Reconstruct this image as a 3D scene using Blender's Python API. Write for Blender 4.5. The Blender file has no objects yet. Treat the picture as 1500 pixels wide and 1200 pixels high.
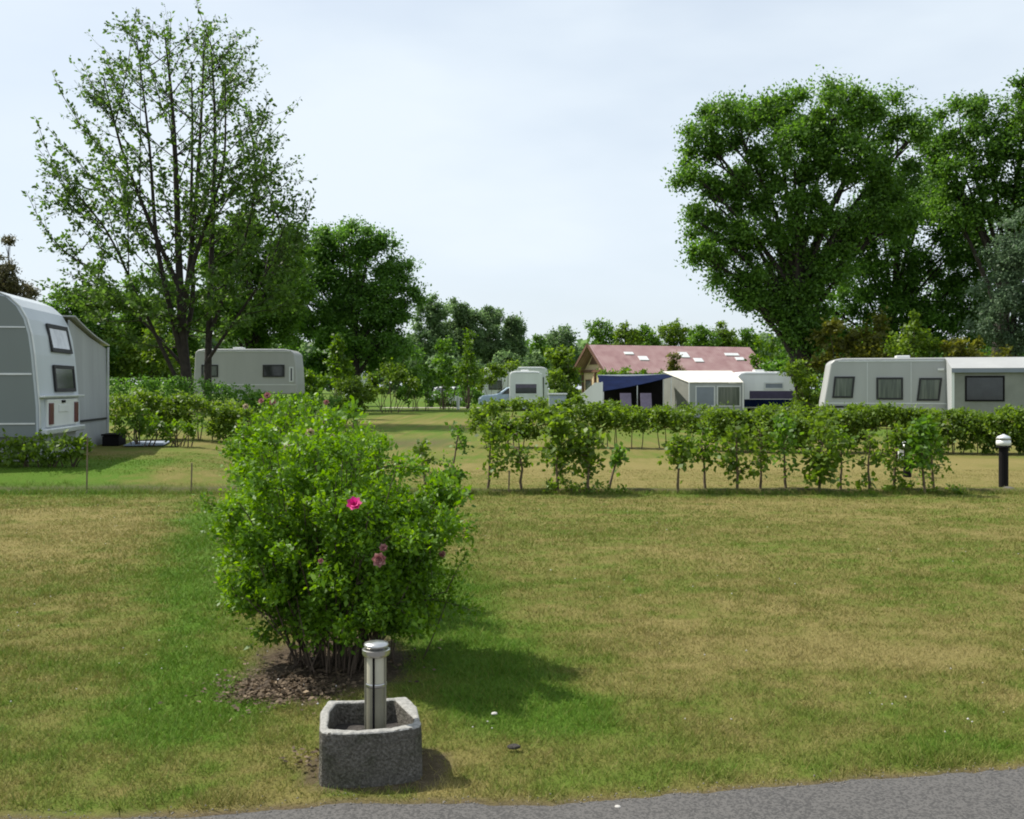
import bpy, bmesh, math, random
import numpy as np
from mathutils import Vector, Matrix

RS = np.random.RandomState(7)
random.seed(7)
scene = bpy.context.scene
COL = scene.collection
F, HZ, EYE = 1450.0, 567.0, 1.5
def PX(px, D): return (px - 750.0) / F * D
def PZ(py, D): return EYE - (py - HZ) / F * D
def sst(a, b, x):
    t = np.clip((np.asarray(x, float) - a) / (b - a), 0, 1)
    return t * t * (3 - 2 * t)
def height(x, y):
    """terrain: flat lawn, a low bank and a gentle rise on one side beyond the plot edge"""
    yy = np.maximum(np.asarray(y, float), 1.0)
    s = np.where(yy < 13, 0, sst(-0.20, -0.33, np.asarray(x, float) / yy))
    return s * (0.26 * sst(13.9, 15.2, y) + 0.0145 * np.clip(np.asarray(y, float) - 15, 0, 110))
def ground(px, D):
    x = PX(px, D)
    return (x, D, float(height(x, D)))

# ------------------------------------------------------------------ noise used for the lawn's real wear pattern
def vnoise(x, y, seed):
    x = np.asarray(x, float); y = np.asarray(y, float)
    xi = np.floor(x).astype(np.int64); yi = np.floor(y).astype(np.int64)
    fx = x - xi; fy = y - yi
    fx = fx * fx * (3 - 2 * fx); fy = fy * fy * (3 - 2 * fy)
    def h(a, b):
        n = (a * 374761393 + b * 668265263 + seed * 1442695041) & 0x7fffffff
        n = ((n ^ (n >> 13)) * 1274126177) & 0x7fffffff
        return ((n ^ (n >> 16)) & 0xffff) / 65535.0
    return (h(xi, yi) * (1 - fx) + h(xi + 1, yi) * fx) * (1 - fy) + (h(xi, yi + 1) * (1 - fx) + h(xi + 1, yi + 1) * fx) * fy
def fbm(x, y, seed, o=4):
    s, a, t = 0, 1.0, 0
    for i in range(o):
        s = s + a * vnoise(np.asarray(x) * 2**i, np.asarray(y) * 2**i, seed + i); t += a; a *= 0.55
    return s / t
def road_edge(x):
    xs = [-60, -6, -1.7, -1.2, -0.92, -0.66, -0.35, 0.1, 0.245, 0.9, 2.0, 6, 60]
    ys = [1.0, 3.30, 3.40, 3.42, 3.46, 3.53, 3.53, 3.53, 3.55, 3.67, 3.863, 4.55, 15]
    return np.interp(x, xs, ys) + 0.03 * (fbm(np.asarray(x) * 3.1, np.asarray(x) * 0 + 3.3, 5) - 0.5) + 0.055 * (fbm(np.asarray(x) * 14, np.asarray(x) * 0 + 1.3, 9) - 0.5)
BUSHES = [(-0.93, 5.35), (-1.34, 6.75), (-1.80, 8.25), (-2.3, 9.8)]
def lawn(x, y):
    """(lushness, bare soil) of the ground: dry patches, green strips, worn edge, painted shadow line"""
    x = np.asarray(x, float); y = np.asarray(y, float)
    n1 = fbm(x * 0.55, y * 0.8, 11); n2 = fbm(x * 2.1, y * 2.6, 23); n3 = fbm(x * 0.22 + 7, y * 0.9, 31)
    n4 = fbm(x * 7.5, y * 9.0, 57, 3)
    g = 0.33 + 0.50 * (n1 - 0.5) + 0.40 * (n2 - 0.5) + 0.4 * (n3 - 0.5) + 0.75 * (n4 - 0.5) + 0.03 * sst(0.2, -1.5, x) + 0.42 * (fbm(x * 0.35, y * 3.4, 67, 3) - 0.5)
    # greener strips along both sides of the roses
    c = -1.72 - 0.30 * (y - 5.3)
    g = g + (0.42 + 0.55 * n2) * np.exp(-((x - c) / 0.36)**2) * sst(14.0, 11.5, y) * sst(3.4, 4.6, y)
    d = -0.93 - 0.31 * (y - 5.3)
    g = g + 0.95 * np.exp(-((x - d - 0.80) / 0.45)**2) * sst(11.0, 8.5, y) * sst(3.9, 4.5, y)
    g = g + 0.25 * np.exp(-((x + 2.3) / 0.8)**2 - ((y - 4.1) / 0.5)**2)
    e = y - road_edge(x)
    g = g + 0.30 * np.exp(-((e - 0.22) / 0.16)**2) * (n2 > 0.42) - 0.5 * np.exp(-(e / 0.06)**2)
    g = g + 0.35 * np.exp(-((y - 13.85) / 0.35)**2) + 0.40 * np.exp(-((y - 32 - 0.1 * x) / 5.0)**2) * sst(14, 20, y)
    g = g - 0.22 * sst(-3.2, -4.4, x) * sst(7.0, 8.5, y) * sst(12.8, 12.2, y)
    g = g - 0.30 * np.exp(-((y - 17.5) / 3.0)**2) * sst(-3, 1, x)
    g = g + 0.5 * sst(40, 60, y) + 0.7 * sst(-5.0, -6.2, x) * sst(13.6, 14.2, y) * sst(18, 16, y)
    b = np.zeros_like(g)
    for i, (bx, by) in enumerate(BUSHES):
        k_ = 1.0 if i == 0 else 0.62
        r = np.hypot((x - bx + 0.02) / (0.50 * k_), (y - by) / 0.62) + 0.8 * (n2 - 0.5)
        b = np.maximum(b, sst(1.1, 0.7, r))
    r = np.hypot((x + 1.12) / 0.30, (y - 4.92) / 0.26) + 1.1 * (n4 - 0.5) + 0.5 * (n2 - 0.5)
    b = np.maximum(b, sst(1.05, 0.75, r))
    r = np.hypot((x + 0.53) / 0.31, (y - 3.9) / 0.27) + 0.5 * (n2 - 0.5)
    b = np.maximum(b, 0.85 * sst(1.02, 0.85, r))
    b = np.maximum(b, 0.9 * sst(0.10, 0.02, e + 0.06 * (n2 - 0.5)))
    lane = np.exp(-(((y - 26.5) / 2.0)**2)) * sst(-1.0, -2.0, x) * sst(-7, -5, x)
    b = np.maximum(b, 0.75 * lane * (n2 + 0.3))
    row = np.exp(-((y - 14.12) / 0.13)**2) * (0.5 + 0.9 * (n2 - 0.2))  # soil strip with the saplings' shadow line painted into its dark colour
    b = np.maximum(b, np.clip(row, 0, 1) * 0.85)
    return np.clip(g, 0, 1), np.clip(b, 0, 1)

# ------------------------------------------------------------------ node helpers / materials
def new_mat(name):
    m = bpy.data.materials.new(name); m.use_nodes = True
    nt = m.node_tree; nt.nodes.clear()
    out = nt.nodes.new('ShaderNodeOutputMaterial')
    return m, nt, out
def nd(nt, t, **kw):
    n = nt.nodes.new(t)
    for k, v in kw.items():
        if k in n.inputs.keys(): n.inputs[k].default_value = v
        else: setattr(n, k, v)
    return n
def lk(nt, a, b): nt.links.new(a, b)
def ramp(nt, fac, stops):
    r = nt.nodes.new('ShaderNodeValToRGB')
    while len(r.color_ramp.elements) < len(stops): r.color_ramp.elements.new(0.5)
    for e, (p, c) in zip(r.color_ramp.elements, stops):
        e.position = p; e.color = (c[0], c[1], c[2], 1)
    if fac is not None: lk(nt, fac, r.inputs['Fac'])
    return r
def noise(nt, scale, detail=4, rough=0.55, coord='Object', vec=None):
    n = nd(nt, 'ShaderNodeTexNoise'); n.inputs['Scale'].default_value = scale
    n.inputs['Detail'].default_value = detail; n.inputs['Roughness'].default_value = rough
    if vec is None:
        tc = nt.nodes.new('ShaderNodeTexCoord'); vec = tc.outputs[coord]
    lk(nt, vec, n.inputs['Vector'])
    return n
def mat_plain(name, col, rough=0.5, metal=0.0, var=0.18, scale=3.0, bump=0.0, bscale=60, spec=0.5, streak=False):
    m, nt, out = new_mat(name)
    p = nd(nt, 'ShaderNodeBsdfPrincipled'); p.inputs['Roughness'].default_value = rough
    p.inputs['Metallic'].default_value = metal
    p.inputs['Specular IOR Level'].default_value = spec
    vec = None
    if streak:
        tc = nt.nodes.new('ShaderNodeTexCoord'); mp = nt.nodes.new('ShaderNodeMapping')
        mp.inputs['Scale'].default_value = (1, 1, 0.15); lk(nt, tc.outputs['Object'], mp.inputs['Vector']); vec = mp.outputs['Vector']
    n = noise(nt, scale, 5, 0.6, vec=vec)
    a = [c * (1 - var) for c in col]; b = [min(1, c * (1 + var)) for c in col]
    r = ramp(nt, n.outputs['Fac'], [(0.3, a), (0.7, b)])
    lk(nt, r.outputs['Color'], p.inputs['Base Color'])
    if bump:
        n2 = noise(nt, bscale, 4, 0.6)
        bp = nd(nt, 'ShaderNodeBump'); bp.inputs['Strength'].default_value = bump; bp.inputs['Distance'].default_value = 0.02
        lk(nt, n2.outputs['Fac'], bp.inputs['Height']); lk(nt, bp.outputs['Normal'], p.inputs['Normal'])
    lk(nt, p.outputs['BSDF'], out.inputs['Surface'])
    return m
def mat_leaf(name, dark, mid, light, trans=0.48, rough=0.5):
    m, nt, out = new_mat(name)
    a = nd(nt, 'ShaderNodeAttribute'); a.attribute_name = 'tone'
    r = ramp(nt, a.outputs['Fac'], [(0.0, dark), (0.5, mid), (1.0, light)])
    p = nd(nt, 'ShaderNodeBsdfPrincipled'); p.inputs['Roughness'].default_value = rough
    p.inputs['Specular IOR Level'].default_value = 0.35
    t = nd(nt, 'ShaderNodeBsdfTranslucent')
    mx = nd(nt, 'ShaderNodeMixShader'); mx.inputs[0].default_value = trans
    lk(nt, r.outputs['Color'], p.inputs['Base Color'])
    hs = nd(nt, 'ShaderNodeHueSaturation'); hs.inputs['Value'].default_value = 1.6; hs.inputs['Saturation'].default_value = 1.08; hs.inputs['Hue'].default_value = 0.494
    lk(nt, r.outputs['Color'], hs.inputs['Color']); lk(nt, hs.outputs['Color'], t.inputs['Color'])
    lk(nt, p.outputs['BSDF'], mx.inputs[1]); lk(nt, t.outputs['BSDF'], mx.inputs[2])
    lk(nt, mx.outputs['Shader'], out.inputs['Surface'])
    return m
def mat_glass_pane(name, col, rough=0.08):
    return mat_plain(name, col, rough, 0, 0.35, 1.7, spec=0.6)

M = {}
M['bark'] = mat_plain('bark', (0.028, 0.022, 0.016), 0.9, var=0.45, scale=8, bump=0.6, bscale=14)
M['twig'] = mat_plain('twig', (0.085, 0.060, 0.040), 0.85, var=0.4, scale=12)
M['sapling_bark'] = mat_plain('sapling_bark', (0.13, 0.095, 0.055), 0.85, var=0.35, scale=10)
M['willow'] = mat_leaf('willow_leaf', (0.0408, 0.0925, 0.0130), (0.0778, 0.1701, 0.0210), (0.1483, 0.2679, 0.0393))
M['darkleaf'] = mat_leaf('dark_leaf', (0.0438, 0.1024, 0.0171), (0.0815, 0.1793, 0.0257), (0.1567, 0.2945, 0.0446))
M['greyleaf'] = mat_leaf('grey_leaf', (0.0480, 0.0882, 0.0321), (0.1004, 0.1676, 0.0641), (0.2291, 0.3307, 0.1444))
M['silver'] = mat_leaf('silver_leaf', (0.0460, 0.0819, 0.0388), (0.1012, 0.1584, 0.0819), (0.2024, 0.2840, 0.1725))
M['cherry'] = mat_leaf('cherry_leaf', (0.0433, 0.0980, 0.0108), (0.0865, 0.1804, 0.0194), (0.1531, 0.2744, 0.0322))
M['cherryleaf'] = mat_leaf('airy_tree_leaf', (0.0375, 0.0782, 0.0120), (0.0713, 0.1380, 0.0220), (0.1237, 0.2070, 0.0450), 0.5)
M['yellowgreen'] = mat_leaf('yellow_green_leaf', (0.0469, 0.0982, 0.0077), (0.0880, 0.1704, 0.0139), (0.1642, 0.2622, 0.0269))
M['midgreen'] = mat_leaf('mid_green_leaf', (0.0541, 0.0960, 0.0107), (0.1046, 0.1761, 0.0179), (0.1893, 0.2801, 0.0321))
M['rose'] = mat_leaf('rose_leaf', (0.0564, 0.1194, 0.0083), (0.1129, 0.2318, 0.0142), (0.2177, 0.3510, 0.0267), 0.4)
M['olive'] = mat_leaf('olive_leaf', (0.0576, 0.0665, 0.0092), (0.1069, 0.1188, 0.0167), (0.1810, 0.1901, 0.0277))
M['conifer'] = mat_leaf('conifer_needles', (0.0570, 0.0578, 0.0224), (0.1045, 0.1020, 0.0392), (0.1710, 0.1445, 0.0630), 0.15)
M['petal'] = mat_leaf('pink_petal', (0.42, 0.015, 0.13), (0.62, 0.035, 0.24), (0.80, 0.12, 0.38), 0.3)
M['faded_petal'] = mat_leaf('faded_petal', (0.20, 0.07, 0.075), (0.32, 0.14, 0.135), (0.48, 0.30, 0.26), 0.3)
M['pale_petal'] = mat_leaf('pale_petal', (0.25, 0.20, 0.10), (0.42, 0.34, 0.22), (0.6, 0.52, 0.40), 0.3)
M['deadleaf'] = mat_leaf('dead_leaf', (0.045, 0.030, 0.018), (0.10, 0.070, 0.042), (0.26, 0.19, 0.12), 0.1, 0.8)
M['white'] = mat_plain('white_paint', (0.72, 0.73, 0.72), 0.35, var=0.07, scale=1.6, streak=True)
M['greypaint'] = mat_plain('grey_white_paint', (0.37, 0.375, 0.37), 0.42, var=0.07, scale=1.2, streak=True)
M['side_shade'] = mat_plain('shaded_side_grey', (0.17, 0.195, 0.19), 0.45, var=0.08, scale=0.8, streak=True)  # shade on the lane-facing side, painted as a darker grey
M['caravan_shell'] = mat_plain('caravan_shell', (0.50, 0.54, 0.57), 0.42, var=0.08, scale=0.9, streak=True)
M['trim'] = mat_plain('aluminium_trim', (0.62, 0.64, 0.64), 0.35, 0.4, var=0.12)
M['darkrubber'] = mat_plain('dark_rubber', (0.02, 0.02, 0.022), 0.7, var=0.3)
M['pane_dark'] = mat_glass_pane('dark_window_pane', (0.030, 0.034, 0.034))
def curtain_pane():
    m, nt, out = new_mat('curtained_window_pane')
    tc = nt.nodes.new('ShaderNodeTexCoord'); mp = nt.nodes.new('ShaderNodeMapping'); mp.inputs['Scale'].default_value = (9, 9, 0.6)
    lk(nt, tc.outputs['Object'], mp.inputs['Vector']); n = noise(nt, 1.6, 3, 0.5, vec=mp.outputs['Vector'])
    r = ramp(nt, n.outputs['Fac'], [(0.35, (0.060, 0.075, 0.058)), (0.55, (0.105, 0.125, 0.095)), (0.7, (0.15, 0.165, 0.135))])
    p = nd(nt, 'ShaderNodeBsdfPrincipled'); p.inputs['Roughness'].default_value = 0.12; lk(nt, r.outputs['Color'], p.inputs['Base Color']); lk(nt, p.outputs['BSDF'], out.inputs['Surface'])
    return m
M['pane_green'] = curtain_pane()
M['pane_sky'] = mat_glass_pane('sky_painted_pane', (0.48, 0.50, 0.54), 0.10)  # pale colour paints the sky's reflection on the upper rear pane
M['awning_grey'] = mat_plain('grey_awning_cloth', (0.33, 0.345, 0.345), 0.8, var=0.12, scale=2, bump=0.15, bscale=5, streak=True)
M['awning_shade'] = mat_plain('olive_grey_awning_cloth', (0.22, 0.225, 0.20), 0.8, var=0.15, scale=1.5, bump=0.15, bscale=5)
M['awning_blue'] = mat_plain('blue_grey_roof_cloth', (0.20, 0.225, 0.265), 0.6, var=0.1, scale=2)
M['cream'] = mat_plain('cream_awning_roof', (0.64, 0.62, 0.55), 0.7, var=0.2, scale=2.5, bump=0.3, bscale=3)
M['navy'] = mat_plain('navy_tarp', (0.005, 0.010, 0.036), 0.95, var=0.3, scale=2, spec=0.05)
M['purple'] = mat_plain('dark_violet_band', (0.040, 0.030, 0.075), 0.5, var=0.25)
M['red'] = mat_plain('red_lens', (0.13, 0.035, 0.045), 0.3, var=0.2)
M['sunlit_concrete'] = mat_plain('sunlit_rim_tone', (0.27, 0.265, 0.245), 0.9, var=0.3, scale=60, bump=0.4, bscale=80)  # lighter copy of the planter concrete, sunlight on its top painted in
M['soil'] = mat_plain('dark_soil', (0.035, 0.03, 0.026), 0.95, var=0.5, scale=20, bump=0.8, bscale=30)
M['steel'] = mat_plain('brushed_steel', (0.56, 0.55, 0.53), 0.28, 0.95, var=0.12, scale=9)
M['diffuser'] = mat_plain('frosted_diffuser', (0.52, 0.49, 0.38), 0.35, 0, var=0.08, scale=6)
M['tubing'] = mat_plain('bronze_green_tube', (0.27, 0.255, 0.19), 0.38, 0.3, var=0.15, scale=8)
M['black'] = mat_plain('black_paint', (0.008, 0.007, 0.008), 0.75, var=0.3, spec=0.15)
M['grit'] = mat_plain('grey_grit', (0.17, 0.155, 0.13), 0.9, var=0.4, scale=40)
M['globe'] = mat_plain('white_globe', (0.75, 0.76, 0.72), 0.2, var=0.05)
M['wood_dark'] = mat_plain('dark_brown_wood', (0.10, 0.045, 0.022), 0.7, var=0.3, scale=5, streak=True)
M['wall_cream'] = mat_plain('cream_plaster', (0.52, 0.40, 0.24), 0.85, var=0.1, scale=2)
M['car_blue'] = mat_plain('pale_blue_car_paint', (0.36, 0.46, 0.56), 0.3, 0.2, var=0.06)
M['car_white'] = mat_plain('white_car_paint', (0.66, 0.68, 0.68), 0.3, 0.0, var=0.06)
M['cabinet'] = mat_plain('blue_grey_cabinet', (0.30, 0.35, 0.40), 0.5, var=0.1)
M['matcloth'] = mat_plain('pale_blue_mat', (0.22, 0.26, 0.32), 0.8, var=0.15, scale=6)
M['stakewood'] = mat_plain('weathered_stake', (0.16, 0.12, 0.08), 0.9, var=0.3, scale=10)
M['chaircloth'] = mat_plain('violet_grey_cloth', (0.13, 0.11, 0.16), 0.8, var=0.25, scale=5)
M['pebble'] = mat_plain('pale_pebble', (0.45, 0.43, 0.40), 0.8, var=0.2, scale=20)
M['pathstone'] = mat_plain('pale_path', (0.36, 0.33, 0.27), 0.9, var=0.2, scale=1.2)

# red tiled roof, with courses
def roof_mat():
    m, nt, out = new_mat('red_roof_tiles')
    tc = nt.nodes.new('ShaderNodeTexCoord')
    w = nd(nt, 'ShaderNodeTexWave'); w.inputs['Scale'].default_value = 1.6; w.inputs['Distortion'].default_value = 0.6
    w.bands_direction = 'X'
    lk(nt, tc.outputs['Object'], w.inputs['Vector'])
    n = noise(nt, 1.3, 6, 0.65)
    mixn = nd(nt, 'ShaderNodeMath', operation='MULTIPLY_ADD'); mixn.inputs[1].default_value = 0.25
    lk(nt, w.outputs['Fac'], mixn.inputs[0]); lk(nt, n.outputs['Fac'], mixn.inputs[2])
    r = ramp(nt, mixn.outputs['Value'], [(0.30, (0.20, 0.100, 0.096)), (0.55, (0.30, 0.165, 0.160)), (0.85, (0.40, 0.27, 0.25))])
    p = nd(nt, 'ShaderNodeBsdfPrincipled'); p.inputs['Roughness'].default_value = 0.55
    lk(nt, r.outputs['Color'], p.inputs['Base Color']); lk(nt, p.outputs['BSDF'], out.inputs['Surface'])
    return m
M['roof'] = roof_mat()

def ground_mat():
    m, nt, out = new_mat('lawn_ground')
    g = nd(nt, 'ShaderNodeAttribute'); g.attribute_name = 'lush'
    b = nd(nt, 'ShaderNodeAttribute'); b.attribute_name = 'bare'
    n1 = noise(nt, 26, 6, 0.7); n2 = noise(nt, 3.5, 5, 0.6); n3 = noise(nt, 140, 3, 0.7)
    s = nd(nt, 'ShaderNodeMath', operation='MULTIPLY_ADD'); s.inputs[1].default_value = 0.55; lk(nt, n1.outputs['Fac'], s.inputs[0]); lk(nt, g.outputs['Fac'], s.inputs[2])
    s1 = nd(nt, 'ShaderNodeMath', operation='MULTIPLY_ADD'); s1.inputs[1].default_value = 0.5; lk(nt, n2.outputs['Fac'], s1.inputs[0]); lk(nt, s.outputs['Value'], s1.inputs[2])
    s2 = nd(nt, 'ShaderNodeMath', operation='SUBTRACT'); s2.inputs[1].default_value = 0.52; lk(nt, s1.outputs['Value'], s2.inputs[0])
    r = ramp(nt, s2.outputs['Value'], [(0.0, (0.188, 0.158, 0.056)), (0.30, (0.146, 0.136, 0.039)), (0.6, (0.102, 0.130, 0.023)), (1.0, (0.066, 0.130, 0.012))])
    soil = ramp(nt, n1.outputs['Fac'], [(0.3, (0.045, 0.034, 0.024)), (0.55, (0.085, 0.064, 0.044)), (0.75, (0.17, 0.135, 0.09))])
    mx = nd(nt, 'ShaderNodeMix', data_type='RGBA'); lk(nt, b.outputs['Fac'], mx.inputs['Factor'])
    lk(nt, r.outputs['Color'], mx.inputs['A']); lk(nt, soil.outputs['Color'], mx.inputs['B'])
    v = nd(nt, 'ShaderNodeHueSaturation'); lk(nt, mx.outputs['Result'], v.inputs['Color'])
    mr = nd(nt, 'ShaderNodeMapRange'); mr.inputs['From Min'].default_value = 0.3; mr.inputs['From Max'].default_value = 0.7
    mr.inputs['To Min'].default_value = 0.72; mr.inputs['To Max'].default_value = 1.28
    lk(nt, n3.outputs['Fac'], mr.inputs['Value']); lk(nt, mr.outputs['Result'], v.inputs['Value'])
    p = nd(nt, 'ShaderNodeBsdfPrincipled'); p.inputs['Roughness'].default_value = 0.95; p.inputs['Specular IOR Level'].default_value = 0.1
    bp = nd(nt, 'ShaderNodeBump'); bp.inputs['Strength'].default_value = 0.7; bp.inputs['Distance'].default_value = 0.03
    lk(nt, n1.outputs['Fac'], bp.inputs['Height']); lk(nt, bp.outputs['Normal'], p.inputs['Normal'])
    lk(nt, v.outputs['Color'], p.inputs['Base Color']); lk(nt, p.outputs['BSDF'], out.inputs['Surface'])
    return m
def grass_mat():
    m, nt, out = new_mat('grass_blades')
    a = nd(nt, 'ShaderNodeAttribute'); a.attribute_name = 'tone'
    r = ramp(nt, a.outputs['Fac'], [(0.0, (0.290, 0.246, 0.095)), (0.28, (0.212, 0.198, 0.056)), (0.6, (0.142, 0.186, 0.030)), (1.0, (0.090, 0.192, 0.015))])
    p = nd(nt, 'ShaderNodeBsdfPrincipled'); p.inputs['Roughness'].default_value = 0.7; p.inputs['Specular IOR Level'].default_value = 0.2
    t = nd(nt, 'ShaderNodeBsdfTranslucent'); mx = nd(nt, 'ShaderNodeMixShader'); mx.inputs[0].default_value = 0.3
    lk(nt, r.outputs['Color'], p.inputs['Base Color']); lk(nt, r.outputs['Color'], t.inputs['Color'])
    lk(nt, p.outputs['BSDF'], mx.inputs[1]); lk(nt, t.outputs['BSDF'], mx.inputs[2]); lk(nt, mx.outputs['Shader'], out.inputs['Surface'])
    return m
def asphalt_mat():
    m, nt, out = new_mat('asphalt')
    n1 = noise(nt, 110, 5, 0.7); n2 = noise(nt, 1.7, 5, 0.6)
    vo = nd(nt, 'ShaderNodeTexVoronoi'); vo.inputs['Scale'].default_value = 130
    tc = nt.nodes.new('ShaderNodeTexCoord'); lk(nt, tc.outputs['Object'], vo.inputs['Vector'])
    sp = nd(nt, 'ShaderNodeSeparateColor'); lk(nt, vo.outputs['Color'], sp.inputs['Color'])
    a = nd(nt, 'ShaderNodeMath', operation='MULTIPLY_ADD'); a.inputs[1].default_value = 0.6; lk(nt, sp.outputs['Red'], a.inputs[0]); lk(nt, n1.outputs['Fac'], a.inputs[2])
    a2 = nd(nt, 'ShaderNodeMath', operation='MULTIPLY_ADD'); a2.inputs[1].default_value = 0.35; lk(nt, n2.outputs['Fac'], a2.inputs[0]); lk(nt, a.outputs['Value'], a2.inputs[2])
    r = ramp(nt, a2.outputs['Value'], [(0.45, (0.030, 0.029, 0.028)), (0.75, (0.042, 0.040, 0.038)), (0.95, (0.058, 0.055, 0.052)), (1.0, (0.09, 0.085, 0.08))])
    p = nd(nt, 'ShaderNodeBsdfPrincipled'); p.inputs['Roughness'].default_value = 0.85
    bp = nd(nt, 'ShaderNodeBump'); bp.inputs['Strength'].default_value = 0.45; bp.inputs['Distance'].default_value = 0.006
    lk(nt, a.outputs['Value'], bp.inputs['Height']); lk(nt, bp.outputs['Normal'], p.inputs['Normal'])
    lk(nt, r.outputs['Color'], p.inputs['Base Color']); lk(nt, p.outputs['BSDF'], out.inputs['Surface'])
    return m
def stone_mat():
    m, nt, out = new_mat('exposed_concrete')
    n1 = noise(nt, 95, 5, 0.7); n2 = noise(nt, 7, 5, 0.65); n3 = noise(nt, 85, 4, 0.6)
    r1 = ramp(nt, n1.outputs['Fac'], [(0.32, (0.070, 0.066, 0.058)), (0.5, (0.130, 0.122, 0.108)), (0.68, (0.230, 0.220, 0.200))])
    r2 = ramp(nt, n2.outputs['Fac'], [(0.35, (0.55, 0.58, 0.46)), (0.5, (0.95, 0.93, 0.88)), (0.7, (1.1, 1.08, 1.05))])
    mx = nd(nt, 'ShaderNodeMix', data_type='RGBA', blend_type='MULTIPLY'); mx.inputs['Factor'].default_value = 1.0
    lk(nt, r1.outputs['Color'], mx.inputs['A']); lk(nt, r2.outputs['Color'], mx.inputs['B'])
    p = nd(nt, 'ShaderNodeBsdfPrincipled'); p.inputs['Roughness'].default_value = 0.93; p.inputs['Specular IOR Level'].default_value = 0.25
    bp = nd(nt, 'ShaderNodeBump'); bp.inputs['Strength'].default_value = 0.9; bp.inputs['Distance'].default_value = 0.02
    lk(nt, n3.outputs['Fac'], bp.inputs['Height']); lk(nt, bp.outputs['Normal'], p.inputs['Normal'])
    lk(nt, mx.outputs['Result'], p.inputs['Base Color']); lk(nt, p.outputs['BSDF'], out.inputs['Surface'])
    return m
M['stone'] = stone_mat(); M['ground'] = ground_mat(); M['grass'] = grass_mat(); M['asphalt'] = asphalt_mat()

# ------------------------------------------------------------------ object helpers
def tag(o, label=None, cat=None, group=None, kind=None):
    if label: o['label'] = label
    if cat: o['category'] = cat
    if group: o['group'] = group
    if kind: o['kind'] = kind
    return o
def thing(name, loc, label, cat, rotz=0.0, group=None):
    o = bpy.data.objects.new(name, None); COL.objects.link(o); o.empty_display_size = 0.2
    o.location = loc; o.rotation_euler = (0, 0, rotz)
    return tag(o, label, cat, group)
def link(name, me, mat, parent=None):
    me.materials.append(mat)
    o = bpy.data.objects.new(name, me); COL.objects.link(o)
    if parent is not None: o.parent = parent
    return o
def np_mesh(name, V, Fq, k, attrs=None, smooth=False):
    """V (n,3), Fq (m,k) all k-gons"""
    me = bpy.data.meshes.new(name)
    V = np.ascontiguousarray(V, np.float32); Fq = np.ascontiguousarray(Fq, np.int32)
    me.vertices.add(len(V)); me.vertices.foreach_set('co', V.ravel())
    me.loops.add(Fq.size); me.loops.foreach_set('vertex_index', Fq.ravel())
    me.polygons.add(len(Fq)); me.polygons.foreach_set('loop_start', np.arange(0, Fq.size, k, dtype=np.int32))
    for kx, v in (attrs or {}).items():
        a = me.attributes.new(kx, 'FLOAT', 'POINT'); a.data.foreach_set('value', np.ascontiguousarray(v, np.float32))
    me.update(calc_edges=True)
    if smooth: me.polygons.foreach_set('use_smooth', np.ones(len(Fq), bool))
    return me
def unit(v): return v / np.maximum(np.linalg.norm(v, axis=-1, keepdims=True), 1e-9)

class Leaves:
    def __init__(self): self.c, self.a, self.n, self.s, self.t = [], [], [], [], []
    def add(self, c, a, n, s, t):
        self.c.append(c); self.a.append(a); self.n.append(n); self.s.append(s); self.t.append(t)
    def build(self, name, mat, parent, width=0.32):
        c = np.concatenate(self.c); a = unit(np.concatenate(self.a)); n = np.concatenate(self.n)
        s = np.concatenate(self.s)[:, None]; t = np.clip(np.concatenate(self.t), 0, 1)
        sd = unit(np.cross(a, n)); n2 = np.cross(sd, a)
        v = np.stack([c, c + a * s * 0.45 + sd * s * width + n2 * s * 0.06, c + a * s, c + a * s * 0.45 - sd * s * width + n2 * s * 0.06], 1).reshape(-1, 3)
        f = np.arange(len(v)).reshape(-1, 4)
        return link(name, np_mesh(name, v, f, 4, {'tone': np.repeat(t, 4)}), mat, parent)
class Tubes:
    def __init__(self, sides=5): self.V, self.F, self.n, self.k = [], [], 0, sides
    def add(self, pts, rad):
        pts = np.asarray(pts, float); rad = np.asarray(rad, float); k = self.k; m = len(pts)
        t = unit(np.gradient(pts, axis=0))
        up = np.where(np.abs(t[:, 2:3]) > 0.95, np.array([[1.0, 0, 0]]), np.array([[0, 0, 1.0]]))
        u = unit(np.cross(t, up)); w = np.cross(t, u)
        for i in range(1, m):
            if np.dot(u[i], u[i - 1]) < 0: u[i] *= -1; w[i] *= -1
        an = np.arange(k) * 2 * math.pi / k
        ring = pts[:, None] + rad[:, None, None] * (np.cos(an)[None, :, None] * u[:, None] + np.sin(an)[None, :, None] * w[:, None])
        self.V.append(ring.reshape(-1, 3))
        i = np.arange(m - 1)[:, None] * k; j = np.arange(k)[None]; j2 = (j + 1) % k
        self.F.append(np.stack([i + j, i + j2, i + k + j2, i + k + j], -1).reshape(-1, 4) + self.n)
        self.n += m * k
    def build(self, name, mat, parent):
        return link(name, np_mesh(name, np.concatenate(self.V), np.concatenate(self.F), 4, smooth=True), mat, parent)
def bez(p0, p1, bend, n=6):
    p0 = np.asarray(p0, float); p1 = np.asarray(p1, float)
    mid = (p0 + p1) / 2 + np.asarray(bend, float)
    t = np.linspace(0, 1, n)[:, None]
    return (1 - t)**2 * p0 + 2 * t * (1 - t) * mid + t * t * p1
def rdir(n, rs=RS): return unit(rs.normal(size=(n, 3)))

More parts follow.
